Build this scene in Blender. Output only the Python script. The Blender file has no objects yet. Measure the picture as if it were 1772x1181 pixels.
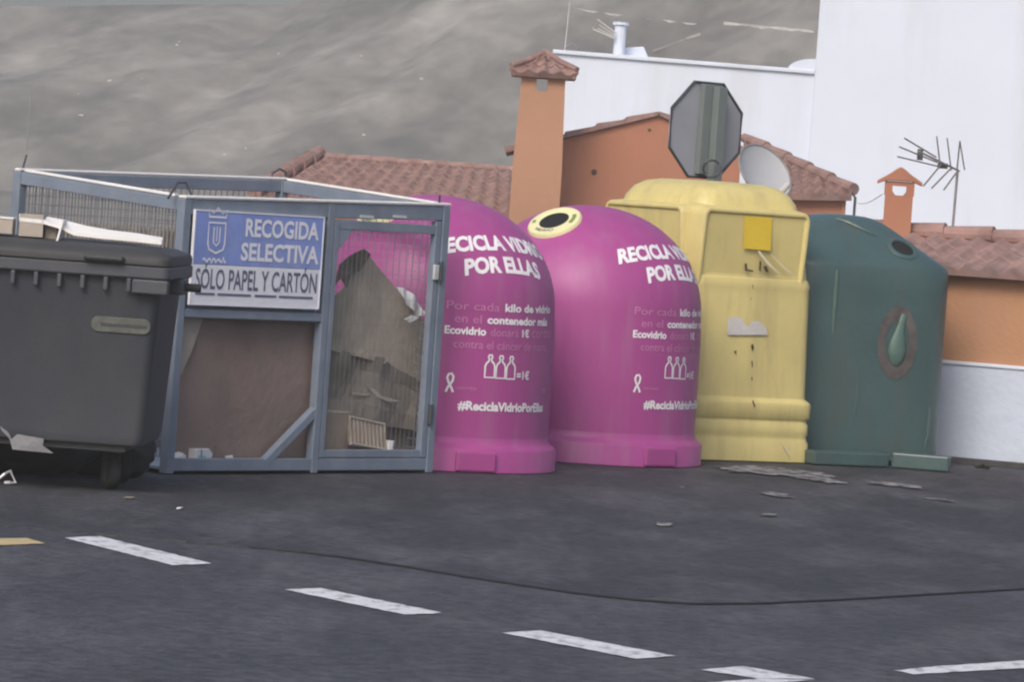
import bpy, bmesh, math, random
from mathutils import Vector, Matrix, noise
random.seed(7)
R = math.radians
S = bpy.context.scene
C = S.collection

# ------------------------------------------------------------------ camera
FPX, ROLL, EYE = 7800.0, R(4.0), 1.69            # focal length in photo pixels (1772 wide)
PITCH = math.atan(250.5 / FPX)
_f = Vector((0, math.cos(PITCH), -math.sin(PITCH)))
_u = Vector((0, math.sin(PITCH), math.cos(PITCH)))
_r = Vector((1, 0, 0))
_X = _r * math.cos(ROLL) + _u * math.sin(ROLL)
_Y = -_r * math.sin(ROLL) + _u * math.cos(ROLL)
cam = bpy.data.cameras.new('camera')
cam.sensor_width = 36.0
cam.lens = 36.0 * FPX / 1772.0
cam.clip_start = 0.5
cam.clip_end = 8000
cam_o = bpy.data.objects.new('camera', cam)
C.objects.link(cam_o)
EYEP = Vector((0, 0, EYE))
_m = Matrix((_X, _Y, -_f)).transposed().to_4x4()
_m.translation = EYEP
cam_o.matrix_world = _m
S.camera = cam_o

# ------------------------------------------------------------------ light (bright overcast)
SUN_EL, SUN_AZ = R(40), R(200)                    # azimuth clockwise from +Y: behind the camera, a bit left
w = bpy.data.worlds.new('World')
S.world = w
w.use_nodes = True
nt = w.node_tree
sky = nt.nodes.new('ShaderNodeTexSky')
sky.sky_type = 'NISHITA'
sky.sun_disc = False
sky.sun_elevation = SUN_EL
sky.sun_rotation = SUN_AZ
sky.air_density = 0.8
sky.dust_density = 4.0
sky.ozone_density = 1.0
bg = nt.nodes['Background']
nt.links.new(sky.outputs[0], bg.inputs[0])
bg.inputs[1].default_value = 0.14
sun = bpy.data.lights.new('sun', 'SUN')
sun.energy = 1.5
sun.angle = R(24)
sun.color = (1.0, 0.96, 0.92)
sun_o = bpy.data.objects.new('sun', sun)
C.objects.link(sun_o)
_sd = Vector((math.sin(SUN_AZ) * math.cos(SUN_EL), math.cos(SUN_AZ) * math.cos(SUN_EL), math.sin(SUN_EL)))
sun_o.rotation_euler = _sd.to_track_quat('Z', 'Y').to_euler()
S.view_settings.view_transform = 'Standard'
S.view_settings.look = 'None'
S.view_settings.exposure = 0.17
S.view_settings.gamma = 1.0
S.cycles.filter_width = 2.2                        # the photograph is soft

# ------------------------------------------------------------------ survey helpers: photo pixel -> world
def ray(px, py):
    return _f + _X * ((px - 886) / FPX) + _Y * ((590.5 - py) / FPX)
def gp(px, py, z=0.0):
    d = ray(px, py)
    return EYEP + d * ((z - EYE) / d.z)
def at(px, py, y):
    d = ray(px, py)
    return EYEP + d * (y / d.y)
def hit(px, py, o, n):
    d = ray(px, py)
    return EYEP + d * ((o - EYEP).dot(n) / d.dot(n))

# ------------------------------------------------------------------ materials
MATS = {}
def mat(name, col, rough=0.6, var=0.15, scale=3.0, bump=0.15, bscale=40.0, metal=0.0, dirt=None, damt=0.4,
        dscale=(3, 3, 3), spec=0.5, fine=0.0, fscale=120.0, drot=None, dramp=(0.48, 0.72)):
    m = bpy.data.materials.new(name)
    m.use_nodes = True
    t = m.node_tree
    b = t.nodes['Principled BSDF']
    b.inputs['Roughness'].default_value = rough
    b.inputs['Metallic'].default_value = metal
    b.inputs['Specular IOR Level'].default_value = spec
    tc = t.nodes.new('ShaderNodeTexCoord')
    n1 = t.nodes.new('ShaderNodeTexNoise')
    n1.inputs['Scale'].default_value = scale
    n1.inputs['Detail'].default_value = 6
    n1.inputs['Roughness'].default_value = 0.6
    t.links.new(tc.outputs['Object'], n1.inputs['Vector'])
    rp = t.nodes.new('ShaderNodeValToRGB')
    rp.color_ramp.elements[0].position = 0.3
    rp.color_ramp.elements[1].position = 0.7
    rp.color_ramp.elements[0].color = tuple(c * (1 - var) for c in col) + (1,)
    rp.color_ramp.elements[1].color = tuple(min(1, c * (1 + var)) for c in col) + (1,)
    t.links.new(n1.outputs[0], rp.inputs[0])
    out = rp.outputs[0]
    if dirt:
        mp = t.nodes.new('ShaderNodeMapping')
        mp.inputs['Scale'].default_value = dscale
        if not drot: t.links.new(tc.outputs['Object'], mp.inputs[0])
        if drot:
            m0 = t.nodes.new('ShaderNodeMapping')
            m0.inputs['Rotation'].default_value = (0, 0, -drot)
            t.links.new(tc.outputs['Object'], m0.inputs[0])
            t.links.new(m0.outputs[0], mp.inputs[0])
        n2 = t.nodes.new('ShaderNodeTexNoise')
        n2.inputs['Scale'].default_value = 1.0
        n2.inputs['Detail'].default_value = 8
        n2.inputs['Roughness'].default_value = 0.65
        t.links.new(mp.outputs[0], n2.inputs['Vector'])
        r2 = t.nodes.new('ShaderNodeValToRGB')
        r2.color_ramp.elements[0].position = dramp[0]
        r2.color_ramp.elements[1].position = dramp[1]
        r2.color_ramp.elements[0].color = (0, 0, 0, 1)
        r2.color_ramp.elements[1].color = (damt, damt, damt, 1)
        t.links.new(n2.outputs[0], r2.inputs[0])
        mx = t.nodes.new('ShaderNodeMixRGB')
        t.links.new(r2.outputs[0], mx.inputs[0])
        t.links.new(out, mx.inputs[1])
        mx.inputs[2].default_value = tuple(dirt) + (1,)
        out = mx.outputs[0]
    if fine:
        n4 = t.nodes.new('ShaderNodeTexNoise')
        n4.inputs['Scale'].default_value = fscale
        n4.inputs['Detail'].default_value = 3
        t.links.new(tc.outputs['Object'], n4.inputs['Vector'])
        r4 = t.nodes.new('ShaderNodeValToRGB')
        r4.color_ramp.elements[0].position = 0.3
        r4.color_ramp.elements[1].position = 0.7
        r4.color_ramp.elements[0].color = (1 - fine,) * 3 + (1,)
        r4.color_ramp.elements[1].color = (1, 1, 1, 1)
        t.links.new(n4.outputs[0], r4.inputs[0])
        m4 = t.nodes.new('ShaderNodeMixRGB')
        m4.blend_type = 'MULTIPLY'
        m4.inputs[0].default_value = 1
        t.links.new(out, m4.inputs[1])
        t.links.new(r4.outputs[0], m4.inputs[2])
        out = m4.outputs[0]
    t.links.new(out, b.inputs['Base Color'])
    if bump:
        n3 = t.nodes.new('ShaderNodeTexNoise')
        n3.inputs['Scale'].default_value = bscale
        n3.inputs['Detail'].default_value = 5
        t.links.new(tc.outputs['Object'], n3.inputs['Vector'])
        bp = t.nodes.new('ShaderNodeBump')
        bp.inputs['Strength'].default_value = bump
        bp.inputs['Distance'].default_value = 0.02
        t.links.new(n3.outputs[0], bp.inputs['Height'])
        t.links.new(bp.outputs[0], b.inputs['Normal'])
    MATS[name] = m
    return m

M_ground = mat('dry_soil', (0.21, 0.195, 0.17), 0.95, 0.3, 0.3, 0.4, 4)
M_road = mat('lane_asphalt', (0.067, 0.068, 0.082), 0.72, 0.22, 0.8, 0.9, 30, dirt=(0.15, 0.15, 0.165), damt=0.7, dscale=(1.7, 0.7, 1), fine=0.6, fscale=13, dramp=(0.46, 0.70))
M_apron = mat('apron_asphalt', (0.050, 0.051, 0.061), 0.72, 0.30, 0.6, 0.9, 30, dirt=(0.15, 0.15, 0.165), damt=0.75, dscale=(1.4, 0.45, 1), fine=0.6, fscale=12, dramp=(0.46, 0.70))
M_seam = mat('seam_dark', (0.012, 0.012, 0.016), 0.7, 0.3, 4)
M_paint = mat('road_paint_white', (0.74, 0.75, 0.78), 0.7, 0.08, 6, 0.2, 80, dirt=(0.2, 0.2, 0.22), damt=0.7, dscale=(14, 8, 5), dramp=(0.50, 0.64), fine=0.15, fscale=60)
M_paint_y = mat('road_paint_yellow', (0.52, 0.42, 0.22), 0.7, 0.12, 6, 0.2, 80)
M_concrete = mat('concrete_crust', (0.27, 0.265, 0.265), 0.9, 0.3, 14, 0.5, 30, dirt=(0.05, 0.05, 0.06), damt=1.0, dscale=(9, 5, 5), dramp=(0.44, 0.56))
M_hill = mat('dry_hillside', (0.285, 0.27, 0.24), 0.95, 0.45, 0.075, 0.5, 1.2, dirt=(0.085, 0.082, 0.075), damt=0.75, dscale=(0.04, 0.11, 0.1), fine=0.25, fscale=0.6, drot=R(62), dramp=(0.42, 0.64))
M_track = mat('pale_track', (0.36, 0.33, 0.30), 0.95, 0.25, 0.8)
M_pale = mat('pale_stone', (0.55, 0.53, 0.50), 0.9, 0.2, 2)
M_magenta = mat('magenta_plastic', (0.37, 0.066, 0.250), 0.46, 0.08, 1.5, 0.05, 60, dirt=(0.36, 0.15, 0.27), damt=0.55, dscale=(7, 7, 0.8))
M_ring = mat('cream_plastic', (0.80, 0.76, 0.42), 0.5, 0.06)
M_black = mat('black_void', (0.008, 0.008, 0.008), 0.8, 0.1)
M_lgreen = mat('olive_print', (0.22, 0.30, 0.10), 0.6)
M_white = mat('white_print', (0.82, 0.80, 0.82), 0.55, 0.04)
M_faded = mat('faded_pink_print', (0.56, 0.22, 0.42), 0.55, 0.1)
M_yellow = mat('yellow_plastic', (0.66, 0.56, 0.225), 0.45, 0.08, 2.0, 0.08, 40, dirt=(0.42, 0.34, 0.16), damt=0.6, dscale=(5, 5, 0.8))
M_sticker = mat('yellow_sticker', (0.72, 0.52, 0.04), 0.5, 0.05)
M_tape = mat('torn_white_tape', (0.66, 0.60, 0.40), 0.5, 0.1)
M_stain = mat('dark_stain', (0.07, 0.055, 0.03), 0.8, 0.3, 20)
M_green = mat('dark_green_fibreglass', (0.056, 0.102, 0.102), 0.36, 0.15, 2, 0.15, 20, dirt=(0.085, 0.10, 0.085), damt=0.6, dscale=(5, 5, 0.9))
M_green2 = mat('worn_and_glint_green', (0.085, 0.15, 0.125), 0.5, 0.2, 6)
M_red = mat('faded_red_ring', (0.090, 0.082, 0.077), 0.6, 0.35, 9)
M_bin = mat('grey_bin_plastic', (0.058, 0.063, 0.077), 0.55, 0.14, 1.5, 0.1, 60, dirt=(0.085, 0.085, 0.08), damt=0.5, dscale=(2, 2, 1))
M_lid = mat('dark_lid_plastic', (0.045, 0.046, 0.047), 0.65, 0.15, 3, 0.1, 50)
M_badge = mat('worn_badge', (0.085, 0.092, 0.080), 0.6, 0.25, 20)
M_rubber = mat('black_rubber', (0.018, 0.018, 0.018), 0.8, 0.2)
M_steel = mat('blue_grey_steel', (0.185, 0.225, 0.285), 0.34, 0.14, 4, 0.1, 40, dirt=(0.30, 0.30, 0.32), damt=0.35, dscale=(9, 9, 4))
M_galv = mat('galvanised_strip', (0.66, 0.66, 0.66), 0.35, 0.12, 8, 0.05, 40, metal=0.3)
M_wire = mat('dull_wire', (0.20, 0.20, 0.21), 0.5, 0.2)
M_dwire = mat('dark_wire', (0.05, 0.055, 0.06), 0.5, 0.2)
M_signblue = mat('faded_blue_enamel', (0.22, 0.30, 0.64), 0.45, 0.12, 6, 0.03, 60, dirt=(0.42, 0.46, 0.68), damt=0.45, dscale=(6, 6, 3))
M_signwhite = mat('white_enamel', (0.80, 0.81, 0.87), 0.45, 0.08, 5, dirt=(0.48, 0.49, 0.58), damt=0.4, dscale=(5, 5, 5))
M_signtext = mat('pale_enamel_letters', (0.80, 0.80, 0.86), 0.5, 0.05)
M_signdark = mat('slate_enamel_letters', (0.12, 0.13, 0.20), 0.5, 0.15)
M_card1 = mat('brown_cardboard', (0.235, 0.175, 0.155), 0.9, 0.14, 3, 0.3, 25, dirt=(0.16, 0.14, 0.125), damt=0.6, dscale=(2, 2, 2))
M_card2 = mat('grey_brown_cardboard', (0.35, 0.305, 0.25), 0.9, 0.18, 4, 0.3, 25)
M_card3 = mat('dark_cardboard', (0.22, 0.195, 0.165), 0.9, 0.2, 4, 0.3, 25)  # darker cardboard tone
M_card4 = mat('tan_cardboard', (0.29, 0.235, 0.185), 0.9, 0.12, 6, 0.3, 25)
M_card5 = mat('pale_cardboard', (0.38, 0.335, 0.285), 0.9, 0.12, 6, 0.3, 25)
M_card6 = mat('dark_cardboard_back', (0.12, 0.105, 0.09), 0.9, 0.15, 4, 0.3, 25)
M_paper = mat('white_paper', (0.72, 0.73, 0.73), 0.7, 0.1, 9)
M_polys = mat('white_strip', (0.78, 0.77, 0.75), 0.6, 0.06)
M_orange_r = mat('ochre_render', (0.44, 0.23, 0.125), 0.9, 0.08, 1.2, 0.25, 25, dirt=(0.36, 0.22, 0.15), damt=0.4, dscale=(1.5, 1.5, 0.6))
M_orange_m = mat('terracotta_render', (0.41, 0.18, 0.108), 0.9, 0.09, 0.9, 0.25, 20, dirt=(0.36, 0.21, 0.15), damt=0.5, dscale=(1.2, 1.2, 0.5))
M_orange_c = mat('pale_terracotta_render', (0.42, 0.225, 0.14), 0.9, 0.08, 1.0, 0.25, 20, dirt=(0.44, 0.29, 0.21), damt=0.5, dscale=(1.2, 1.2, 0.5))
M_tile = mat('clay_tiles', (0.30, 0.185, 0.160), 0.9, 0.32, 6, 0.3, 20, dirt=(0.25, 0.20, 0.185), damt=0.6, dscale=(4, 4, 4))
M_dado = mat('pale_blue_render', (0.56, 0.62, 0.73), 0.85, 0.05, 1.5, 0.2, 25, dirt=(0.44, 0.47, 0.54), damt=0.5, dscale=(1.5, 1.5, 2))
M_wall = mat('white_render', (0.70, 0.755, 0.86), 0.85, 0.03, 0.4, 0.1, 10, dirt=(0.56, 0.585, 0.62), damt=0.55, dscale=(1.1, 1.1, 0.16))
M_signback = mat('grey_sign_back', (0.32, 0.335, 0.37), 0.45, 0.08, 3, 0.02)
M_pole = mat('green_grey_post', (0.17, 0.20, 0.195), 0.5, 0.1)
M_dish = mat('dish_grey', (0.42, 0.43, 0.45), 0.5, 0.05)
M_alu = mat('dull_aluminium', (0.25, 0.235, 0.23), 0.45, 0.15)
M_weed = mat('dark_weed', (0.035, 0.04, 0.025), 0.9, 0.3)
M_gutter = mat('dirt_in_gutter', (0.045, 0.042, 0.042), 0.95, 0.4, 12)

# ------------------------------------------------------------------ mesh helpers
class MB:
    def __init__(s):
        s.b = bmesh.new()
    def v(s, p):
        return s.b.verts.new(Vector(p))
    def face(s, vs):
        try:
            return s.b.faces.new(vs)
        except ValueError:
            return None
    def poly(s, pts):
        return s.face([s.v(p) for p in pts])
    def box(s, a, c, M=None):
        x0, y0, z0 = a; x1, y1, z1 = c
        P = [(x0, y0, z0), (x1, y0, z0), (x1, y1, z0), (x0, y1, z0), (x0, y0, z1), (x1, y0, z1), (x1, y1, z1), (x0, y1, z1)]
        V = [s.v(M @ Vector(p) if M else p) for p in P]
        for q in ((0, 3, 2, 1), (4, 5, 6, 7), (0, 1, 5, 4), (1, 2, 6, 5), (2, 3, 7, 6), (3, 0, 4, 7)):
            s.face([V[i] for i in q])
        return s
    def hexa(s, P):
        V = [s.v(p) for p in P]
        for q in ((0, 3, 2, 1), (4, 5, 6, 7), (0, 1, 5, 4), (1, 2, 6, 5), (2, 3, 7, 6), (3, 0, 4, 7)):
            s.face([V[i] for i in q])
        return s
    def bar(s, a, c, wx, wy, up=(0, 0, 1)):
        a = Vector(a); c = Vector(c); d = (c - a).normalized()
        up = Vector(up)
        if abs(d.dot(up)) > 0.98: up = Vector((0, 1, 0))
        x = d.cross(up).normalized(); y = x.cross(d).normalized()
        P = []
        for q in (a, c):
            for sx, sy in ((-1, -1), (1, -1), (1, 1), (-1, 1)):
                P.append(q + x * (sx * wx / 2) + y * (sy * wy / 2))
        return s.hexa(P)
    def tube(s, pts, r, n=8, close=False):
        pts = [Vector(p) for p in pts]
        rings = []
        for i, p in enumerate(pts):
            if close:
                d = pts[(i + 1) % len(pts)] - pts[i - 1]
            else:
                d = pts[min(i + 1, len(pts) - 1)] - pts[max(i - 1, 0)]
            d.normalize()
            up = Vector((0, 0, 1)) if abs(d.z) < 0.95 else Vector((0, 1, 0))
            x = d.cross(up).normalized(); y = x.cross(d)
            rr = r[i] if isinstance(r, (list, tuple)) else r
            rings.append([p + x * rr * math.cos(k * 2 * math.pi / n) + y * rr * math.sin(k * 2 * math.pi / n) for k in range(n)])
        s.rings(rings, cap=not close, loop=close)
        return s
    def rings(s, rings, cap=True, loop=False, capb=True):
        V = [[s.v(p) for p in r] for r in rings]
        n = len(V[0])
        m = len(V)
        for i in range(m if loop else m - 1):
            a = V[i]; c = V[(i + 1) % m]
            for k in range(n):
                s.face([a[k], a[(k + 1) % n], c[(k + 1) % n], c[k]])
        if cap:
            if capb: s.face(list(reversed(V[0])))
            s.face(V[-1])
        return s
    def prism(s, outline, d):
        d = Vector(d)
        A = [s.v(p) for p in outline]
        B = [s.v(Vector(p) + d) for p in outline]
        s.face(A); s.face(list(reversed(B)))
        n = len(A)
        for i in range(n):
            s.face([A[i], B[i], B[(i + 1) % n], A[(i + 1) % n]])
        return s
    def build(s, name, m, parent=None, bevel=0, smooth=False, seg=2):
        bmesh.ops.recalc_face_normals(s.b, faces=s.b.faces)
        me = bpy.data.meshes.new(name)
        s.b.to_mesh(me); s.b.free()
        me.materials.append(m)
        o = bpy.data.objects.new(name, me)
        C.objects.link(o)
        if parent: o.parent = parent
        if smooth:
            me.polygons.foreach_set('use_smooth', [True] * len(me.polygons))
            me.set_sharp_from_angle(angle=R(42))
        if bevel:
            b = o.modifiers.new('bevel', 'BEVEL')
            b.width = bevel; b.segments = seg; b.limit_method = 'ANGLE'; b.angle_limit = R(40)
        return o

def tag(o, label=None, cat=None, group=None, kind=None):
    if label: o['label'] = label
    if cat: o['category'] = cat
    if group: o['group'] = group
    if kind: o['kind'] = kind
    return o
def thing(name, label, cat, loc=(0, 0, 0), rz=0.0, group=None):
    o = bpy.data.objects.new(name, None)
    C.objects.link(o)
    o.empty_display_size = 0.3
    o.location = loc; o.rotation_euler = (0, 0, rz)
    return tag(o, label, cat, group)
def frame(o):
    return Matrix.Translation(o.location) @ Matrix.Rotation(o.rotation_euler.z, 4, 'Z')
def copy_tree(o, parent=None):
    c = o.copy(); C.objects.link(c)
    if parent: c.parent = parent
    for ch in list(o.children): copy_tree(ch, c)
    return c

def rrect(hx, hy, r, z, n=5, ox=0, oy=0):
    P = []
    for cx, cy, a0 in ((hx - r, hy - r, 0), (-hx + r, hy - r, 90), (-hx + r, -hy + r, 180), (hx - r, -hy + r, 270)):
        for k in range(n + 1):
            a = R(a0 + 90 * k / n)
            P.append(Vector((ox + cx + r * math.cos(a), oy + cy + r * math.sin(a), z)))
    return P
def circ(r, z, n=64, e=2.0, sy=1.0):
    P = []
    for k in range(n):
        a = 2 * math.pi * k / n
        c, s_ = math.cos(a), math.sin(a)
        P.append(Vector((r * math.copysign(abs(c) ** (2 / e), c), sy * r * math.copysign(abs(s_) ** (2 / e), s_), z)))
    return P

def sheet(name, m, pts, parent=None, thick=0.006, warp=0.02, cuts=3, freq=3.0, seed=0, nrm=None):
    """a thin bent sheet with the given outline (3-D points)"""
    mb = MB()
    f = mb.poly(pts)
    b = mb.b
    f.normal_update()
    n = Vector(nrm) if nrm else f.normal.copy()
    bmesh.ops.triangulate(b, faces=b.faces[:])
    bmesh.ops.subdivide_edges(b, edges=b.edges[:], cuts=cuts, use_grid_fill=True)
    for v in b.verts:
        v.co += n * warp * noise.noise(v.co * freq + Vector((seed * 7.3, seed, 0)))
    bmesh.ops.solidify(b, geom=b.faces[:], thickness=thick)
    return mb.build(name, m, parent)

def tile_roof(mb, P0, P1, P2, P3, period=0.22, amp=0.035, rows=6, thick=0.06, step=0.03):
    """barrel-tiled slope: P0-P1 the eave, P3-P2 the ridge"""
    P0, P1, P2, P3 = map(Vector, (P0, P1, P2, P3))
    wid = max((P1 - P0).length, (P2 - P3).length)
    np_ = max(2, round(wid / period))
    nu = np_ * 8
    n = (P1 - P0).cross(P3 - P0).normalized()
    if n.z < 0: n = -n
    top = []
    vs = []
    for r in range(rows):
        vs += [(r / rows, 1.0), ((r + 0.98) / rows, 0.0)]
    vs.append((1.0, 0.0))
    for v, st in vs:
        row = []
        for i in range(nu + 1):
            u = i / nu
            a = P0.lerp(P1, u).lerp(P3.lerp(P2, u), v)
            h = amp * (math.cos(2 * math.pi * np_ * u)) * (0.6 if math.cos(2 * math.pi * np_ * u) < 0 else 1.0)
            j = 0.018 * noise.noise(Vector((int(u * np_ * 2) * 1.7, v * 9, P0.x)))
            row.append(mb.v(a + n * (h + st * step + j)))
        top.append(row)
    bot = [[mb.v(P0.lerp(P1, u).lerp(P3.lerp(P2, u), v) - n * thick) for u in (0, 1)] for v in (0, 1)]
    for j in range(len(top) - 1):
        for i in range(nu):
            mb.face([top[j][i], top[j][i + 1], top[j + 1][i + 1], top[j + 1][i]])
    mb.face([bot[0][0], bot[0][1], bot[1][1], bot[1][0]])
    mb.face(list(reversed(top[0])) + [bot[0][0], bot[0][1]])
    mb.face(list(top[-1]) + [bot[1][1], bot[1][0]])
    mb.face([r[0] for r in top] + [bot[1][0], bot[0][0]])
    mb.face([r[-1] for r in reversed(top)] + [bot[0][1], bot[1][1]])

# flat 2-D lettering, returned as (verts, faces) in a unit of metres, bottom-left at 0,0
def letters(body, w=None, h=None, bold=0.0, cuts=0):
    cu = bpy.data.curves.new('tmp_lettering', 'FONT')
    cu.body = body; cu.size = 1.0; cu.offset = bold; cu.resolution_u = 3
    o = bpy.data.objects.new('tmp_lettering', cu)
    C.objects.link(o)
    bpy.context.view_layer.update()
    dg = bpy.context.evaluated_depsgraph_get()
    me = bpy.data.meshes.new_from_object(o.evaluated_get(dg))
    vs = [v.co.copy() for v in me.vertices]
    fs = [tuple(p.vertices) for p in me.polygons]
    bpy.data.objects.remove(o); bpy.data.curves.remove(cu); bpy.data.meshes.remove(me)
    x0 = min(v.x for v in vs); x1 = max(v.x for v in vs); y0 = min(v.y for v in vs); y1 = max(v.y for v in vs)
    sy = h / (y1 - y0) if h else None
    sx = w / (x1 - x0) if w else sy
    if sx is None: sx = 1.0
    if sy is None: sy = sx
    return [((v.x - x0) * sx, (v.y - y0) * sy) for v in vs], fs
def ribbon(pts, wd, close=False):
    pts = [Vector((p[0], p[1])) for p in pts]
    n = len(pts)
    vs, fs = [], []
    for i, p in enumerate(pts):
        if close: d = pts[(i + 1) % n] - pts[i - 1]
        else: d = pts[min(i + 1, n - 1)] - pts[max(i - 1, 0)]
        d.normalize()
        k = Vector((-d.y, d.x)) * wd / 2
        vs += [tuple(p + k), tuple(p - k)]
    for i in range(n if close else n - 1):
        j = (i + 1) % n
        fs.append((2 * i, 2 * i + 1, 2 * j + 1, 2 * j))
    return vs, fs
def merge2(*parts):
    V, F_ = [], []
    for (vs, fs), dx, dy in parts:
        o = len(V)
        V += [(x + dx, y + dy) for x, y in vs]
        F_ += [tuple(i + o for i in f) for f in fs]
    return V, F_
def decal(name, m, flat, fn, parent, thick=0.002):
    """put flat artwork on a surface through fn(x, y) -> (point, normal)"""
    mb = MB()
    V, F_ = flat
    A = [fn(x, y) for x, y in V]
    T = [mb.v(p + n * thick) for p, n in A]
    for f in F_:
        mb.face([T[i] for i in f])
    b = mb.b
    bmesh.ops.recalc_face_normals(b, faces=b.faces)
    me = bpy.data.meshes.new(name)
    b.to_mesh(me); b.free()
    me.materials.append(m)
    o = bpy.data.objects.new(name, me); C.objects.link(o); o.parent = parent
    return o

# ================================================================== GROUND, ROAD
mb = MB(); mb.poly([(-900, -60, -0.03), (900, -60, -0.03), (900, 1600, -0.03), (-900, 1600, -0.03)])
tag(mb.build('ground', M_ground), kind='structure')

seam_px = [(430, 950), (520, 958), (600, 968), (700, 983), (800, 1000), (900, 1015), (1000, 1030), (1100, 1041), (1200, 1048), (1320, 1047), (1450, 1041), (1600, 1032), (1772, 1022)]
seam = [gp(*p) for p in seam_px]
dl = (seam[0] - seam[1]).normalized(); dr = (seam[-1] - seam[-2]).normalized()
edge = [seam[0] + dl * 30] + [seam[0] + dl * 6, seam[0] + dl * 2] + seam + [seam[-1] + dr * 3, seam[-1] + dr * 8, Vector((25, seam[-1].y + 3, 0))]
edge[0].x = -25
mb = MB()
for a, c in zip(edge[:-1], edge[1:]):
    mb.poly([(a.x, -30, 0), (c.x, -30, 0), (c.x, c.y, 0), (a.x, a.y, 0)])
road = tag(mb.build('road', M_road), kind='structure')
mb = MB()
for a, c in zip(edge[:-1], edge[1:]):
    mb.poly([(a.x, a.y, 0.007), (c.x, c.y, 0.007), (c.x, 44, 0.007), (a.x, 44, 0.007)])
    mb.poly([(a.x, a.y, -0.01), (c.x, c.y, -0.01), (c.x, c.y, 0.007), (a.x, a.y, 0.007)])
apron = tag(mb.build('pavement', M_apron), kind='structure')
# dark strip along the joint
mb = MB()
prev = None
for i in range(len(seam) * 6 - 5):
    k = i / 6; j = min(int(k), len(seam) - 2); p = seam[j].lerp(seam[j + 1], k - j)
    f_ = min(1, i / 14)
    wd = (0.002 + 0.012 * f_) * (1 + 0.45 * noise.noise(Vector((i * 0.7, 0, 0))))
    a = Vector((p.x, p.y - wd, 0.004)); c = Vector((p.x, p.y + 0.01, 0.0095))
    q = (mb.v(a), mb.v(Vector((p.x, p.y - 0.003, 0.0095))), mb.v(c))
    if prev:
        mb.face([prev[0], q[0], q[1], prev[1]]); mb.face([prev[1], q[1], q[2], prev[2]])
    prev = q
mb.build('dark_seam', M_seam, road)
def marking(pxs, m, name='lane_dash', z=0.004):
    P = [gp(*p, z) for p in pxs]
    mb = MB()
    n = len(P); pts = []
    for i in range(n):
        a, c = P[i], P[(i + 1) % n]
        k = max(2, int((c - a).length / 0.04))
        for t in range(k):
            q = a.lerp(c, t / k)
            pts.append(q + Vector((noise.noise(q * 22), noise.noise(q * 22 + Vector((9, 0, 0))), 0)) * 0.012)
    f = mb.poly(pts)
    bmesh.ops.triangulate(mb.b, faces=[f])
    return mb.build(name, m, road)
marking([(110, 931), (172, 928.5), (367, 976), (300, 979)], M_paint)
marking([(492, 1021), (555, 1018.5), (767, 1061.5), (700, 1064.5)], M_paint)
marking([(868, 1096), (936, 1092), (1168, 1136), (1101, 1141)], M_paint)
marking([(1211, 1160), (1286, 1153.5), (1411, 1176), (1313, 1175)], M_paint)
marking([(1150, 1189), (1311, 1175.5), (1411, 1177.5), (1330, 1184), (1180, 1199)], M_paint, 'side_line')
marking([(1550, 1161), (1610, 1155), (1772, 1144), (1900, 1136), (1900, 1148), (1772, 1157), (1581, 1168)], M_paint, 'side_line')
marking([(-90, 932), (47, 932), (79, 941), (-90, 948)], M_paint_y, 'yellow_line')
# pale crust of old concrete at the foot of the yellow and green containers
def blob(pxs, name, m, parent, z=0.016, jag=0.06):
    P = [gp(*p, z) for p in pxs]
    mb = MB(); pts = []
    for i in range(len(P)):
        a, c = P[i], P[(i + 1) % len(P)]
        k = max(2, int((c - a).length / 0.05))
        for t in range(k):
            q = a.lerp(c, t / k)
            pts.append(q + Vector((noise.noise(q * 9), 2.2 * noise.noise(q * 9 + Vector((5, 3, 0))), 0)) * jag)
    f = mb.poly(pts)
    bmesh.ops.triangulate(mb.b, faces=[f])
    return mb.build(name, m, parent)
for P in ([(1238, 808), (1290, 806), (1350, 810), (1420, 818), (1445, 826), (1400, 830), (1340, 822), (1270, 817)],
          [(1380, 824), (1440, 828), (1470, 838), (1430, 836)], [(1500, 832), (1600, 842), (1590, 846), (1508, 838)],
          [(1320, 850), (1366, 857), (1360, 861), (1318, 855)], [(1315, 890), (1345, 890), (1340, 894), (1318, 893)],
          [(1590, 861), (1650, 866), (1640, 868)],
          [(1170, 843), (1180, 842), (1178, 845)]):
    blob(P, 'concrete_crust', M_concrete, apron)

# litter lying on the asphalt
def scrap(px, py, w_, d_, m, label, name='paper_scrap'):
    p = gp(px, py, 0.014)
    o = sheet(name, m, [p + Vector(q) for q in ((-w_ / 2, -d_ / 2, 0.002), (w_ * 0.3, -d_ / 2, 0.004), (w_ / 2, d_ * 0.2, 0.006), (w_ * 0.1, d_ / 2, 0.003), (-w_ * 0.4, d_ * 0.4, 0.005))], None, 0.003, 0.008, 2, 20)
    return tag(o, label, 'litter')
scrap(1150, 908, 0.09, 0.20, M_concrete, 'flat pale scrap alone on the asphalt before the second magenta container')
scrap(224, 862, 0.05, 0.10, M_card4, 'small tan scrap on the asphalt before the grey wheeled bin')
scrap(311, 881, 0.03, 0.07, M_paper, 'tiny white scrap on the asphalt just before the cage corner', 'paper_chip')

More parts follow.
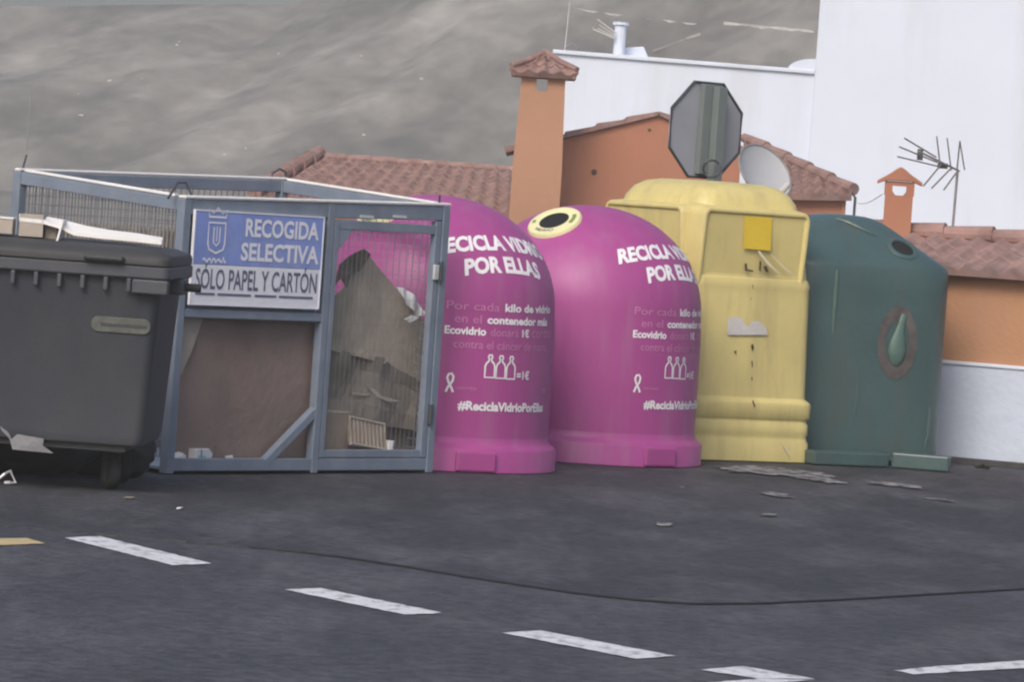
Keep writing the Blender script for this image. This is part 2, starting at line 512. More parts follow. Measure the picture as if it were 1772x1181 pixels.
# ================================================================== HILLSIDE
HY0, HY1 = 232.0, 268.0
def hill_z(x, y):
    top = 11.86 + 0.07 * (max(-60, x) + 23.6) + max(0, x + 15) * 0.30
    top += 0.06 * noise.noise(Vector((x * 0.07, 3, 0)))
    sh = x * 0.10                                  # the foot runs a little oblique
    if y < HY0: t = 0.04 * max(0, (y - 150) / (HY0 - 150))
    elif y < HY1: t = 0.04 + 0.96 * (y - HY0) / (HY1 - HY0)
    else: t = 1.0 - 0.0004 * (y - HY1)
    z = -0.4 + t * top
    amp = min(1, max(0, (y - HY0 + 14) / 14)) * min(1, max(0.05, (HY1 + 1 - y) / 9))
    # ribs and gullies running down to the left, seen as slanting bands
    q = x * 0.88 - (y - HY0) * 0.47
    al = x * 0.47 + (y - HY0) * 0.88
    z += amp * (1.8 * noise.noise(Vector((q * 0.10, al * 0.025, 0))) + 0.9 * noise.noise(Vector((q * 0.28, al * 0.07, 4)))
                + 0.16 * noise.noise(Vector((q * 0.7, al * 0.22, 2))) + 0.07 * noise.noise(Vector((x * 1.1, y * 1.1, 7))))
    return z
mb = MB()
xs = [-150 + 1.5 * i for i in range(70)] + [-45 + 0.45 * i for i in range(200)] + [45 + 1.5 * i for i in range(70)]
ys = [140, 170, 190, 210] + [216 + 0.5 * i for i in range(112)] + [275, 300, 330, 380]
grid = [[mb.v((x, y, hill_z(x, y))) for x in xs] for y in ys]
for j in range(len(ys) - 1):
    for i in range(len(xs) - 1):
        mb.face([grid[j][i], grid[j][i + 1], grid[j + 1][i + 1], grid[j + 1][i]])
tag(mb.build('hillside', M_hill, smooth=True), kind='structure')
def on_hill(px, py):
    d = ray(px, py)
    t = 200.0
    while t < 330:
        p = EYEP + d * (t / d.y)
        if p.z < hill_z(p.x, p.y): return p
        t += 0.25
    return p
# low white barrier along a hillside road
def barrier(pxs, wd, hgt, label, name='road_barrier'):
    pts = []
    for a, c in zip(pxs[:-1], pxs[1:]):
        k = max(2, int(abs(c[0] - a[0]) / 12))
        pts += [on_hill(a[0] + (c[0] - a[0]) * t / k, a[1] + (c[1] - a[1]) * t / k) for t in range(k)]
    pts.append(on_hill(*pxs[-1]))
    mb = MB()
    rings = []
    for i, p in enumerate(pts):
        h = hgt * (0.75 + 0.5 * noise.noise(Vector((i * 0.9, p.x, 0))))
        rings.append([p + Vector((0, -wd, -0.2)), p + Vector((0, wd, -0.2)), p + Vector((0, wd, h)), p + Vector((0, -wd, h))])
    mb.rings(rings)
    return tag(mb.build(name, M_pale), label, 'barrier', 'white barriers along the hillside road')
barrier([(1252, 41), (1330, 49), (1408, 56)], 0.15, 0.16, 'long white road barrier high on the hillside beside the tall white wall')
barrier([(1118, 33), (1160, 37), (1205, 43)], 0.12, 0.08, 'short broken white barrier on the hillside above the white sloped rooftop')
barrier([(986, 13), (1040, 22), (1085, 27)], 0.10, 0.04, 'faint thin white barrier on the hillside left of the rooftop aerials')
# diagonal dirt track
pts = [on_hill(*p) for p in ((1132, 88), (1160, 78), (1190, 66), (1215, 58))]
mb = MB()
mb.rings([[p + Vector((-0.1, -0.3, -0.1)), p + Vector((0.2, 0.6, -0.1)), p + Vector((0.2, 0.6, 0.04)), p + Vector((-0.1, -0.3, 0.05))] for p in pts])
tag(mb.build('dirt_path', M_track), kind='structure')
rock_px = [(245, 137), (306, 78), (310, 72), (135, 164), (140, 200), (190, 140), (482, 93), (625, 97), (425, 257), (630, 234), (388, 268), (870, 265), (730, 137)]
proto = None
for i, p in enumerate(rock_px):
    q = on_hill(*p)
    if proto is None:
        mb = MB()
        bmesh.ops.create_icosphere(mb.b, subdivisions=2, radius=0.16)
        for v in mb.b.verts:
            v.co *= 1 + 0.5 * noise.noise(v.co * 9)
            v.co.z *= 0.7
        proto = mb.build('rock', M_pale)
        tag(proto, 'small pale rock showing on the dry hillside', 'rock', 'pale rocks on the hillside')
        o = proto
    else:
        o = proto.copy(); C.objects.link(o)
    o.location = q
    s_ = random.uniform(0.35, 0.9)
    o.scale = (s_ * random.uniform(0.8, 2.0), s_, s_)
    o.rotation_euler = (0, random.uniform(-0.5, 0.5), random.uniform(0, 6))

# ================================================================== WHITE BUILDING
YW = 72.0
def X_(px, py, y): return at(px, py, y).x
def Z_(px, py, y): return at(px, py, y).z
xl = X_(962, 105, YW); xm = X_(1412, 100, YW); xr = X_(2300, 300, YW)
z1 = Z_(985, 99, YW); z2 = Z_(1385, 127, YW); zj = Z_(1410, 104, YW)
wb = thing('white_building', 'large white rendered building with a tall blank right part behind the tiled houses', 'building', (xl, YW, 0))
O = Vector((xl, YW, 0))
def rel(p, o): return Vector(p) - Vector(o)
zt = (z1 + z2) / 2
mb = MB(); mb.prism([rel((xl, YW, 0), O), rel((xm, YW, 0), O), rel((xm, YW, zt), O), rel((xl, YW, zt + 0.04), O)], (0, 9, 0))
mb.build('wall', M_wall, wb)
mb = MB(); xk = xm * (YW + 12) / YW + 0.3; mb.prism([rel((xm, YW - 0.05, 0), O), rel((xr, YW - 0.05, 0), O), rel((xr, YW + 12, 0), O), rel((xk, YW + 12, 0), O)], (0, 0, 9.5)); mb.build('tall_wall', M_wall, wb)
# parapet coping and the little curved ramp against the tall part
mb = MB(); mb.prism([rel((xl - 0.06, YW - 0.06, zt + 0.043), O), rel((xm - 0.004, YW - 0.06, zt + 0.003), O), rel((xm - 0.004, YW - 0.06, zt + 0.07), O), rel((xl - 0.06, YW - 0.06, zt + 0.11), O)], (0, 0.3, 0))
mb.build('parapet_coping', M_wall, wb, 0.015)
px0 = X_(1365, 126, YW)
mb = MB()
arc = [(px0, zt + 0.07)] + [(px0 + (xm - px0) * (1 - math.cos(a)) * 1.0, zt + 0.07 + (zj - zt - 0.05) * math.sin(a)) for a in [R(90) * k / 8 for k in range(1, 9)]] + [(xm - 0.004, zt + 0.07)]
mb.prism([rel((a, YW - 0.03, b), O) for a, b in arc], (0, 0.5, 0)); mb.build('curved_upstand', M_wall, wb)
# rooftop stair housing and white flue
Yr = YW + 0.6
mb = MB(); mb.prism([rel((X_(1076, 104, Yr), Yr, zt), O), rel((X_(1127, 110, Yr), Yr, zt), O), rel((X_(1114, 80, Yr), Yr, Z_(1114, 80, Yr)), O), rel((X_(1082, 82, Yr), Yr, Z_(1082, 82, Yr)), O), rel((X_(1078, 92, Yr), Yr, Z_(1078, 92, Yr)), O)], (0, 1.6, 0))
mb.build('stair_housing', M_wall, wb, 0.02)
Yf = YW + 0.35
fx = X_(1072, 75, Yf)
mb = MB(); mb.tube([rel((fx, Yf, zt), O), rel((fx, Yf, Z_(1072, 44, Yf)), O)], 0.095, 12)
fl = mb.build('flue', M_wall, wb)
mb = MB(); mb.tube([rel((fx, Yf, Z_(1072, 43, Yf)), O), rel((fx, Yf, Z_(1072, 38, Yf)), O)], 0.13, 12); mb.build('flue_cap', M_wall, fl)
mb = MB(); hx = X_(988, 97, Yf)
mb.tube([rel((hx - 0.12, Yf, zt + 0.05), O), rel((hx - 0.1, Yf, zt + 0.17), O), rel((hx, Yf, zt + 0.24), O), rel((hx + 0.1, Yf, zt + 0.16), O), rel((hx + 0.12, Yf, zt + 0.05), O)], 0.018); mb.build('roof_hoop', M_alu, wb)

# aerials
def yagi(name, label, base, top, boom_dir, boom_len, els, el_dir, el_len, m, r=0.008, loop=False):
    base = Vector(base); top = Vector(top)
    t = thing(name, label, 'aerial', base)
    mb = MB(); mb.tube([(0, 0, 0), top - base], r * 1.5, 8); mb.build('mast', m, t)
    bd = Vector(boom_dir).normalized(); ed = Vector(el_dir).normalized()
    c = top - base - Vector((0, 0, 0.03))
    mb = MB(); mb.tube([c - bd * boom_len * 0.15, c + bd * boom_len], r, 6); mb.build('boom', m, t)
    for k in range(els):
        p = c + bd * boom_len * (k / (els - 0.999))
        l = el_len * (1.0 - 0.25 * k / els)
        mb = MB(); mb.tube([p - ed * l / 2, p + ed * l / 2], r * 0.8, 6); mb.build('element', m, t)
    return t
# loop aerial on the white flue, white whip at the left end of the roof
Ya = YW + 0.2
ax = at(1068, 62, Ya)
t = thing('loop_aerial', 'pale twin-loop aerial sticking out left of the white flue', 'aerial', ax)
mb = MB(); mb.tube([rel(at(1066, 57, Ya), ax), rel(at(1034, 33, Ya), ax), rel(at(1026, 50, Ya), ax), rel(at(1064, 66, Ya), ax)], 0.014, 6); mb.build('outer_loop', M_pale, t)
mb = MB(); mb.tube([rel(at(1064, 60, Ya), ax), rel(at(1036, 42, Ya), ax), rel(at(1034, 49, Ya), ax), rel(at(1062, 62, Ya), ax)], 0.011, 6); mb.build('inner_loop', M_pale, t)
p0 = at(973, 100, YW + 0.1)
mb = MB(); mb.tube([(0, 0, 0), (0.03, 0, 0.8)], 0.01, 6)
o = mb.build('whip_aerial', M_pale); o.location = (p0.x + 0.03, YW + 0.1, zt + 0.1)
tag(o, 'thin upright pale rod at the left end of the white roof', 'aerial')
p0 = at(1104, 80, Yr); mb = MB(); mb.tube([(0, 0, 0), (-0.28, 0, 0.20), (-0.30, 0, 0.42)], 0.012, 6)
o = mb.build('wire_bracket', M_alu); o.location = (p0.x, Yr + 0.3, p0.z - 0.02)
tag(o, 'thin bent grey wire rising beside the white sloped rooftop housing', 'bracket')

# ================================================================== TERRACOTTA HOUSE (middle)
YH = 52.0
hx0 = X_(886, 300, YH); hx1 = X_(1472, 350, YH)
O = Vector((hx0, YH, 0))
house = thing('terracotta_house', 'terracotta rendered house with a tiled gable behind the stop sign and containers', 'house', O)
pk = at(1140, 200, YH); gl_ = at(976, 241, YH); gr_ = at(1283, 262, YH)
sl = (pk.z - gl_.z) / (pk.x - gl_.x)
zl = pk.z - sl * (pk.x - hx0)
ze = Z_(1420, 340, YH)
mb = MB()
mb.prism([(0, 0, -0.02), (hx1 - hx0 - 0.06, 0, -0.02), (hx1 - hx0 - 0.06, 0, ze), (gr_.x - hx0, 0, ze + 0.02), (gr_.x - hx0, 0, gr_.z), (pk.x - hx0, 0, pk.z), (0, 0, zl)], (0, 5, 0))
wall = mb.build('wall', M_orange_m, house)
# vent hole and patches on the wall
for a, c, r_ in ((1028, 298, 0.035), (1124, 225, 0.02)):
    p = at(a, c, YH)
    mb = MB(); mb.tube([(p.x - hx0, -0.006, p.z), (p.x - hx0, 0.05, p.z)], r_, 12); mb.build('vent', M_stain, wall)
# tiled rakes of the gable
mb = MB()
for side, (xa, za, xb, zb) in enumerate(((-0.1, zl - 0.02, pk.x - hx0, pk.z), (pk.x - hx0, pk.z, gr_.x - hx0 + 0.05, gr_.z - 0.03))):
    if side == 0:
        tile_roof(mb, (xa, -0.06, za + 0.035), (xa, 5.0, za + 0.035), (xb, 5.0, zb + 0.035), (xb, -0.06, zb + 0.035), 0.25, 0.012, 5, 0.03, 0.028)
    else:
        tile_roof(mb, (xb, 5.0, zb + 0.035), (xb, -0.06, zb + 0.035), (xa, -0.06, za + 0.035), (xa, 5.0, za + 0.035), 0.25, 0.012, 4, 0.03, 0.028)
gr_roof = mb.build('roof', M_tile, house)
# lower lean-to roof on the right with its tiled hip
YA = 54.2
ap = at(1287, 241, YA)
e0 = at(1292, 336, YH - 0.15); e1_ = at(1474, 339, YH - 0.15); r1 = at(1472, 327, YH + 0.4)
mb = MB()
tile_roof(mb, rel(e0, O), rel(e1_, O), rel(at(1472, 330, YH + 0.05), O), rel(ap, O), 0.24, 0.03, 6, 0.06, 0.03)
lean = mb.build('side_roof', M_tile, house)
mb = MB()
a = rel(ap, O); c = rel(at(1474, 331, YH + 0.0), O)
for k in range(5):
    p = a.lerp(c, k / 5.0); q = a.lerp(c, (k + 1.08) / 5.0)
    mb.tube([p + Vector((0, 0, 0.02)), q + Vector((0, 0, 0.03))], [0.055, 0.075], 10)
mb.build('hip_tiles', M_tile, lean)
mb = MB(); mb.bar(rel(at(1376, 337, YH - 0.1), O), rel(at(1452, 339, YH - 0.1), O), 0.05, 0.035); mb.build('gutter', M_stain, lean)
mb = MB(); mb.box((hx1 - hx0 - 0.10, -0.03, 0), (hx1 - hx0 - 0.055, 0.04, ze + 0.05)); mb.build('corner_trim', M_orange_m, wall)
# bent downpipe at the right corner
mb = MB()
mb.tube([rel(at(1466, 337, YH - .06), O), rel(at(1474, 334, YH - .06), O), rel(at(1480, 342, YH - .06), O), rel(at(1478, 368, YH - .06), O), rel(at(1476, 400, YH - .06), O)], 0.016, 8)
mb.build('downpipe', M_dwire, house)

# big chimney
YC = 51.0
cx0 = X_(893, 250, YC); cx1 = X_(972, 250, YC); zc = Z_(945, 126, YC)
cw = cx1 - cx0
OC = Vector((cx0 + cw / 2, YC + cw / 2, 0))
ch = thing('tall_chimney', 'tall pale terracotta chimney with small tiled hat and square opening', 'chimney', OC)
h = cw / 2
ho = Z_(938, 158, YC); ht = Z_(938, 134, YC)
mb = MB()
def ringsq(hw, z): return [Vector((-hw, -hw, z)), Vector((hw, -hw, z)), Vector((hw, hw, z)), Vector((-hw, hw, z))]
mb.rings([ringsq(h * 1.09, 0), ringsq(h * 1.09, Z_(885, 300, YC)), ringsq(h * 0.98, ho)])
ox = X_(938, 145, YC) - OC.x
ow = 0.062
t_ = 0.97 * h
mb.box((-t_, -t_, ho), (ox - ow, t_, ht)); mb.box((ox + ow, -t_, ho), (t_, t_, ht)); mb.box((-t_, -t_, ht), (t_, t_, zc))
shaft = mb.build('shaft', M_orange_c, ch)
zpk = Z_(950, 90, YC); oh = h * 1.42
mb = MB()
c4 = ringsq(oh, zc - 0.02)
for k in range(4):
    a, c = c4[k], c4[(k + 1) % 4]
    tip = Vector((0, 0, zpk))
    tile_roof(mb, a, c, tip + (c - a) * 0.06, tip - (c - a) * 0.06, 0.17, 0.03, 3, 0.045, 0.025)
for k in range(4):
    mb.tube([c4[k] * 1.02 + Vector((0, 0, 0.015)), c4[k] * 0.5 + Vector((0, 0, (zc + zpk) / 2 - zc * 0.5 + 0.03)), Vector((0, 0, zpk + 0.01))], 0.035, 8)
mb.build('tile_hat', M_tile, ch)
mb = MB(); mb.box((-h * 1.12, -h * 1.12, zc - 0.06), (h * 1.12, h * 1.12, zc - 0.012)); mb.build('collar', M_orange_c, ch)

# satellite dish
YD = 50.9
p = at(1314, 306, YD)
dish = thing('satellite_dish', 'grey satellite dish with small feed arm on the terracotta house', 'satellite dish', p)
ax_ = Vector((0.52, -0.66, 0.54)).normalized()
q = ax_.to_track_quat('Z', 'Y').to_matrix().to_4x4()
mb = MB()
rr = 0.36
prof = [(k / 8 * rr, 0.30 * (k / 8 * rr) ** 2 / rr) for k in range(9)]
mb.rings([[q @ Vector((r_ * math.cos(a), 1.0 * r_ * math.sin(a), z_)) for a in [2 * math.pi * j / 40 for j in range(40)]] for r_, z_ in prof[1:]] +
         [[q @ Vector((r_ * math.cos(a), 1.0 * r_ * math.sin(a), z_ - 0.02)) for a in [2 * math.pi * j / 40 for j in range(40)]] for r_, z_ in reversed(prof[1:])])
mb.build('reflector', M_dish, dish, smooth=True)
mb = MB(); mb.tube([q @ Vector((r_ * math.cos(a), r_ * math.sin(a), z_)) for r_, z_, a in [(rr, 0.30 * rr, 2 * math.pi * j / 40) for j in range(40)]], 0.012, 6, close=True); mb.build('rim', M_alu, dish)
lnb = rel(at(1356, 326, YD - 0.25), p)
mb = MB(); mb.tube([rel(at(1343, 345, YD - 0.1), p), lnb], 0.014, 6); mb.build('feed_arm', M_dish, dish)
mb = MB(); mb.tube([lnb + Vector((-0.03, 0, -0.05)), lnb + Vector((0.05, 0, 0.05))], 0.035, 10); mb.build('feed_horn', M_pale, dish)
mb = MB(); mb.tube([(0, 0.03, 0), (0, 0.5, -0.1), (0, 1.05, -0.1)], 0.025, 8); mb.build('wall_bracket', M_alu, dish)

# ================================================================== LOW TILED HOUSE (left)
YL = 57.0
OL = at(550, 268, YL); OL.z = 0
lh = thing('tiled_house', 'low house with a faded red hipped tile roof left of the tall chimney', 'house', OL)
rz_l = at(552, 271, YL + 1.3); rz_r = at(900, 296, YL + 1.3)
ev_l = at(440, 338, YL - 0.6); ev_r = at(905, 392, YL - 0.6)
ev_r.z = ev_l.z
mb = MB()
tile_roof(mb, rel(ev_l, OL), rel(ev_r, OL), rel(rz_r, OL), rel(rz_l, OL), 0.2, 0.03, 9, 0.06, 0.025)
bk = Vector((0, 3.2, 0))
tile_roof(mb, rel(ev_r, OL) + bk * 1.2, rel(ev_l, OL) + bk * 1.2, rel(rz_l, OL) + Vector((0, 0.05, 0)), rel(rz_r, OL) + Vector((0, 0.05, 0)), 0.25, 0.03, 6, 0.06, 0.03)
tile_roof(mb, rel(ev_l, OL) + bk * 1.2, rel(ev_l, OL), rel(rz_l, OL), rel(rz_l, OL) + Vector((0, 0.05, 0)), 0.25, 0.03, 6, 0.06, 0.03)
rf = mb.build('roof', M_tile, lh)
a = rel(ev_l, OL); c = rel(rz_l, OL)
mb = MB()
for k in range(6):
    p = a.lerp(c, k / 6); q_ = a.lerp(c, (k + 1.1) / 6)
    mb.tube([p + Vector((0, 0, 0.05)), q_ + Vector((0, 0, 0.06))], [0.11, 0.075], 12)
mb.build('hip_tiles', M_tile, rf)
mb = MB()
a = rel(rz_l, OL); c = rel(rz_r, OL)
for k in range(8):
    p = a.lerp(c, k / 8); q_ = a.lerp(c, (k + 1.06) / 8)
    mb.tube([p + Vector((0, 0, 0.0)), q_ + Vector((0, 0, 0.01))], [0.05, 0.06], 10)
mb.build('ridge_tiles', M_tile, rf)
mb = MB(); mb.box(rel(Vector((ev_l.x + 0.15, ev_l.y + 0.2, -0.02)), OL), rel(Vector((ev_r.x, ev_l.y + 3.4, ev_l.z - 0.03)), OL)); mb.build('wall', M_orange_m, lh)

# ================================================================== OCHRE WALL HOUSE (right)
PW = gp(1640, 806) + Vector((0.0, 0.35, 0)); 
ang = R(-22)
rh = thing('ochre_house', 'low ochre house with pale blue base and clay tile roof at the right edge', 'house', PW, ang)
FW = frame(rh); FI = FW.inverted()
nW = FW.to_3x3() @ Vector((0, -1, 0))
def lw(px, py, off=0.0):
    return FI @ hit(px, py, PW + nW * off, nW)
xa, xb = -2.6, 6.0
zd = (lw(1640, 630).z + lw(1765, 640).z) / 2
ze_ = (lw(1640, 460).z + lw(1765, 467).z) / 2
mb = MB(); mb.box((xa, 0, -0.02), (xb, 0.25, ze_)); wl = mb.build('wall', M_orange_r, rh)
mb = MB(); mb.box((xa, -0.025, -0.02), (xb, -0.001, zd)); mb.build('painted_base', M_dado, rh)
mb = MB(); mb.box((xa, -0.04, zd), (xb, -0.001, zd + 0.025)); mb.build('base_trim', M_wall, rh, 0.005)
mb = MB()
zr = lw(1640, 402, -0.8).z
tile_roof(mb, (xa, -0.14, ze_ - 0.02), (xb, -0.14, ze_ - 0.02), (xb, 0.8, zr - 0.03), (xa, 0.8, zr - 0.03), 0.17, 0.024, 3, 0.05, 0.008)
tile_roof(mb, (xb, 2.2, ze_ - 0.1), (xa, 2.2, ze_ - 0.1), (xa, 0.82, zr - 0.03), (xb, 0.82, zr - 0.03), 0.22, 0.026, 4, 0.05, 0.022)
rf = mb.build('roof', M_tile, rh)
mb = MB()
k = 0; x = xa
while x < xb:
    mb.tube([(x, 0.81, zr - 0.012), (x + 0.40, 0.81, zr + 0.0)], [0.055, 0.068], 12)
    x += 0.37
mb.build('ridge_tiles', M_tile, rf)
mb = MB(); mb.box((xa, 2.0, -0.02), (xb, 2.1, ze_ - 0.12)); mb.box((xb - 0.2, 0.26, -0.02), (xb, 1.99, ze_ - 0.12)); mb.build('back_wall', M_orange_r, rh)
for xe in (xa + 0.01, xb - 0.13):
    mb = MB(); mb.prism([(xe, 0.03, ze_ - 0.13), (xe, 2.07, ze_ - 0.13), (xe, 2.07, ze_ - 0.12), (xe, 0.81, zr - 0.07), (xe, 0.03, ze_ - 0.03)], (0.12, 0, 0)); mb.build('gable_end', M_orange_r, rh)
# gutter dirt and a weed at the foot of the wall
mb = MB()
pv = None
for i in range(80):
    x = xa + (xb - xa) * i / 79
    y = -0.16 - 0.07 * noise.noise(Vector((x * 3, 0, 0)))
    q = (mb.v((x, -0.03, 0.05)), mb.v((x, y * 0.6, 0.045 + 0.02 * noise.noise(Vector((x * 8, 2, 0))))), mb.v((x, y, 0.01)))
    if pv:
        mb.face([pv[0], q[0], q[1], pv[1]]); mb.face([pv[1], q[1], q[2], pv[2]])
    pv = q
o = mb.build('wall_foot_dirt', M_gutter)
o.matrix_world = FW
tag(o, kind='structure')
for i, (px, py, lab) in enumerate(((1701, 812, 'small dark weed at the foot of the pale blue wall base'),)):
    pl = gp(px, py, 0.02)
    mb = MB()
    for k in range(46):
        a = random.uniform(0, 6.28); l = random.uniform(0.02, 0.06) * (1 if i == 0 else 0.6)
        t = Vector((math.cos(a) * random.uniform(0.2, 1), math.sin(a) * random.uniform(0.2, 1), random.uniform(0.3, 1))).normalized() * l
        s_ = Vector((-math.sin(a), math.cos(a), 0)) * 0.008
        b0 = Vector((random.uniform(-.05, .05), random.uniform(-.02, .02), 0))
        mb.poly([b0 - s_, b0 + s_, b0 + t * 0.6 + s_, b0 + t, b0 + t * 0.6 - s_])
    o = mb.build('weed', M_weed); o.location = pl
    tag(o, lab, 'weed')
# little chimney on its roof
YQ = hit(1555, 392, PW - nW * 0.75, nW).y
cxa = X_(1530, 360, YQ); cxb = X_(1578, 360, YQ); c0 = Vector(((cxa + cxb) / 2, YQ, zr - 0.12))
ch = thing('small_chimney', 'small terracotta chimney with peaked hat and round opening beside the aerial', 'chimney', c0, R(-4))
hw = (cxb - cxa) / 2
def zq(py, px=1555): return Z_(px, py, YQ) - c0.z
mb = MB()
zo, zh, zt_ = zq(336), zq(322), zq(314)
mb.box((-hw, -hw, 0), (hw, hw, zo - 0.01))
ow = 0.052
# rounded opening: thin jambs and a curved sill
for sgn in (-1, 1):
    mb.box((sgn * ow if sgn > 0 else -hw * 1.06, -hw * 1.02, zo - 0.01), (hw * 1.06 if sgn > 0 else -ow, hw * 1.02, zh))
for sgn in (-1, 1):
    mb.prism([(sgn * ow, -hw * 1.02, zo - 0.01), (sgn * ow * 0.55, -hw * 1.02, zo - 0.01), (sgn * ow, -hw * 1.02, zo + 0.02)], (0, 2.04 * hw, 0))
mb.box((-hw * 1.06, -hw * 1.02, zh), (hw * 1.06, hw * 1.02, zt_))
mb.build('shaft', M_orange_m, ch)
mb = MB()
ph = zq(289); hy = hw * 1.25; hh = zt_ + 0.004; hx = hw * 1.62
pts = [(-hx, hh - 0.03), (-hx, hh - 0.005), (-hw * .75, hh + 0.05), (-0.03, ph - 0.015), (0, ph), (0.03, ph - 0.015), (hw * .75, hh + 0.05), (hx, hh - 0.005), (hx, hh - 0.03), (hw * .9, hh + 0.001), (-hw * .9, hh + 0.001)]
mb.prism([(a, -hy, b) for a, b in pts], (0, 2 * hy, 0)); mb.build('peaked_hat', M_orange_m, ch, 0.006)
# television aerial
YT = hit(1650, 398, PW - nW * 0.8, nW).y
b0 = at(1648, 400, YT); b0.z = zr - 0.03
tv = thing('television_aerial', 'many-pronged television aerial on a thin mast above the ochre house roof', 'aerial', b0)
def tq(px, py, dy=0.0): return rel(at(px, py, YT + dy), b0)
mb = MB(); mb.tube([(0, 0, 0), tq(1657, 296)], 0.010, 8); mast = mb.build('mast', M_alu, tv)
mb = MB(); mb.tube([tq(1590, 262, -0.25), tq(1660, 296, 0.05)], 0.008, 6); mb.build('boom', M_alu, tv)
for a, c in (((1621, 236), (1627, 288)), ((1639, 239), (1646, 295)), ((1661, 244), (1656, 295)), ((1661, 244), (1669, 294)),
             ((1630, 283), (1598, 322)), ((1645, 292), (1612, 326)), ((1657, 296), (1633, 329))):
    mb = MB(); mb.tube([tq(*a, -0.05), tq(*c, 0.05)], 0.006, 6); mb.build('element', M_alu, tv)
for a, c in (((1565, 239), (1620, 272)), ((1556, 254), (1622, 281)), ((1553, 271), (1624, 288))):
    mb = MB(); mb.tube([tq(*a, -0.3), tq(*c, 0)], 0.006, 6); mb.build('reflector_rod', M_alu, tv)
mb = MB(); mb.box(Vector(tq(1592, 270, -.12)) + Vector((-0.02, -0.02, -0.03)), Vector(tq(1592, 270, -.12)) + Vector((0.02, 0.02, 0.05))); mb.build('dipole_box', M_dwire, tv)
mb = MB(); mb.box(Vector(tq(1630, 287)) + Vector((-0.03, -0.03, -0.02)), Vector(tq(1630, 287)) + Vector((0.04, 0.03, 0.02))); mb.build('clamp', M_dwire, tv)
# cable sagging from the terracotta house to the little chimney
p0 = at(1484, 352, YH - 0.1); p1 = at(1527, 336, YQ)
mb = MB(); mb.tube([p0.lerp(p1, k / 8) - Vector((0, 0, 0.03 * math.sin(math.pi * k / 8))) for k in range(9)], 0.003, 5)
tag(mb.build('overhead_cable', M_wire), 'thin grey cable between the terracotta house and the small chimney', 'cable')

# ================================================================== STOP SIGN (seen from behind)
YS = 33.0
sp = at(1212, 800, YS); sp.z = 0.012
# foot of the post straight below its visible part
sx = X_(1235, 225, YS)
sign = thing('stop_sign', 'back of an octagonal grey road sign on a post behind the yellow container', 'road sign', (sx, YS, 0.012))
zc_ = Z_(1221, 225, YS) - 0.012
hz = (Z_(1221, 143, YS) - Z_(1221, 308, YS)) / 2
mb = MB()
k = math.tan(R(22.5))
oct_ = [(1, k), (k, 1), (-k, 1), (-1, k), (-1, -k), (-k, -1), (k, -1), (1, -k)]
Mz = Matrix.Rotation(R(40), 4, 'Z')
plate = [Mz @ Vector((a * hz, 0.09, b * hz)) + Vector((0, 0, zc_)) for a, b in oct_]
mb.prism(plate, Mz.to_3x3() @ Vector((0, 0.012, 0))); pl_ = mb.build('plate', M_signback, sign)
mb = MB()
mb.tube([p - Mz.to_3x3() @ Vector((0, 0.004, 0)) for p in plate], 0.011, 6, close=True); mb.build('folded_edge', M_dwire, pl_)
mb = MB(); mb.box((-0.085, 0.035, zc_ - hz * 0.93), (0.085, 0.085, zc_ + hz * 0.97), Mz); mb.build('back_channel', M_pole, sign, 0.004)
mb = MB(); mb.box((-0.005, -0.035, 0), (0.085, 0.03, zc_ + hz * 0.92), Mz); mb.build('post', M_pole, sign, 0.006)
p = rel(at(1232, 292, YS - 0.1), (sx, YS, 0.012))
mb = MB(); mb.tube([p + Vector((0.062 * math.cos(a), 0.02 * math.sin(2 * a), 0.062 * math.sin(a))) for a in [2 * math.pi * j / 24 for j in range(24)]], 0.009, 6, close=True)
mb.build('clamp_ring', M_dwire, sign)

# ================================================================== MAGENTA IGLOO CONTAINERS
RB, ZT = 0.765, 1.655
prof = [(RB, 0.20), (RB, 0.5), (RB * 0.998, 0.80), (RB * 0.985, 0.97)]
for k in range(1, 25):
    a = R(90) * k / 24
    prof.append((RB * 0.985 * math.cos(a) ** 0.98 if k < 24 else 0.0, 0.97 + (ZT - 0.97) * math.sin(a) ** 0.98))
# arclength table measured from z = 0.20
arcs = [0.0]
for a, c in zip(prof[:-1], prof[1:]):
    arcs.append(arcs[-1] + math.hypot(c[0] - a[0], c[1] - a[1]))
def prof_at_s(s):
    for i in range(len(arcs) - 1):
        if s <= arcs[i + 1] or i == len(arcs) - 2:
            t = (s - arcs[i]) / (arcs[i + 1] - arcs[i])
            a, c = prof[i], prof[i + 1]
            r_ = a[0] + (c[0] - a[0]) * t; z_ = a[1] + (c[1] - a[1]) * t
            def nn(j):
                p, q = prof[max(j - 1, 0)], prof[min(j + 1, len(prof) - 1)]
                d = Vector((q[0] - p[0], q[1] - p[1])).normalized()
                return Vector((d.y, -d.x))
            n = nn(i).lerp(nn(i + 1), max(0, min(1, t))).normalized()
            return r_, z_, n
def s_of_z(z):
    for i in range(len(arcs) - 1):
        if prof[i + 1][1] >= z:
            t = (z - prof[i][1]) / (prof[i + 1][1] - prof[i][1])
            return arcs[i] + t * (arcs[i + 1] - arcs[i])
    return arcs[-1]
def wrap(az0, z0, cx=0.0, arch=0.0, half=1.0):
    """surface map: x runs right along the drum (centred on cx), y up; azimuth 0 faces -Y, growing to +X"""
    s0 = s_of_z(z0); r0 = prof_at_s(s0)[0]
    def fn(x, y):
        xx = x - cx
        s = s0 + y + arch * (1 - (xx / half) ** 2)
        r_, z_, n = prof_at_s(s)
        a = az0 + xx / r0
        d = Vector((math.sin(a), -math.cos(a), 0))
        return d * r_ + Vector((0, 0, z_)), (d * n.x + Vector((0, 0, n.y))).normalized()
    return fn
def flat_w(f): return max(v[0] for v in f[0])

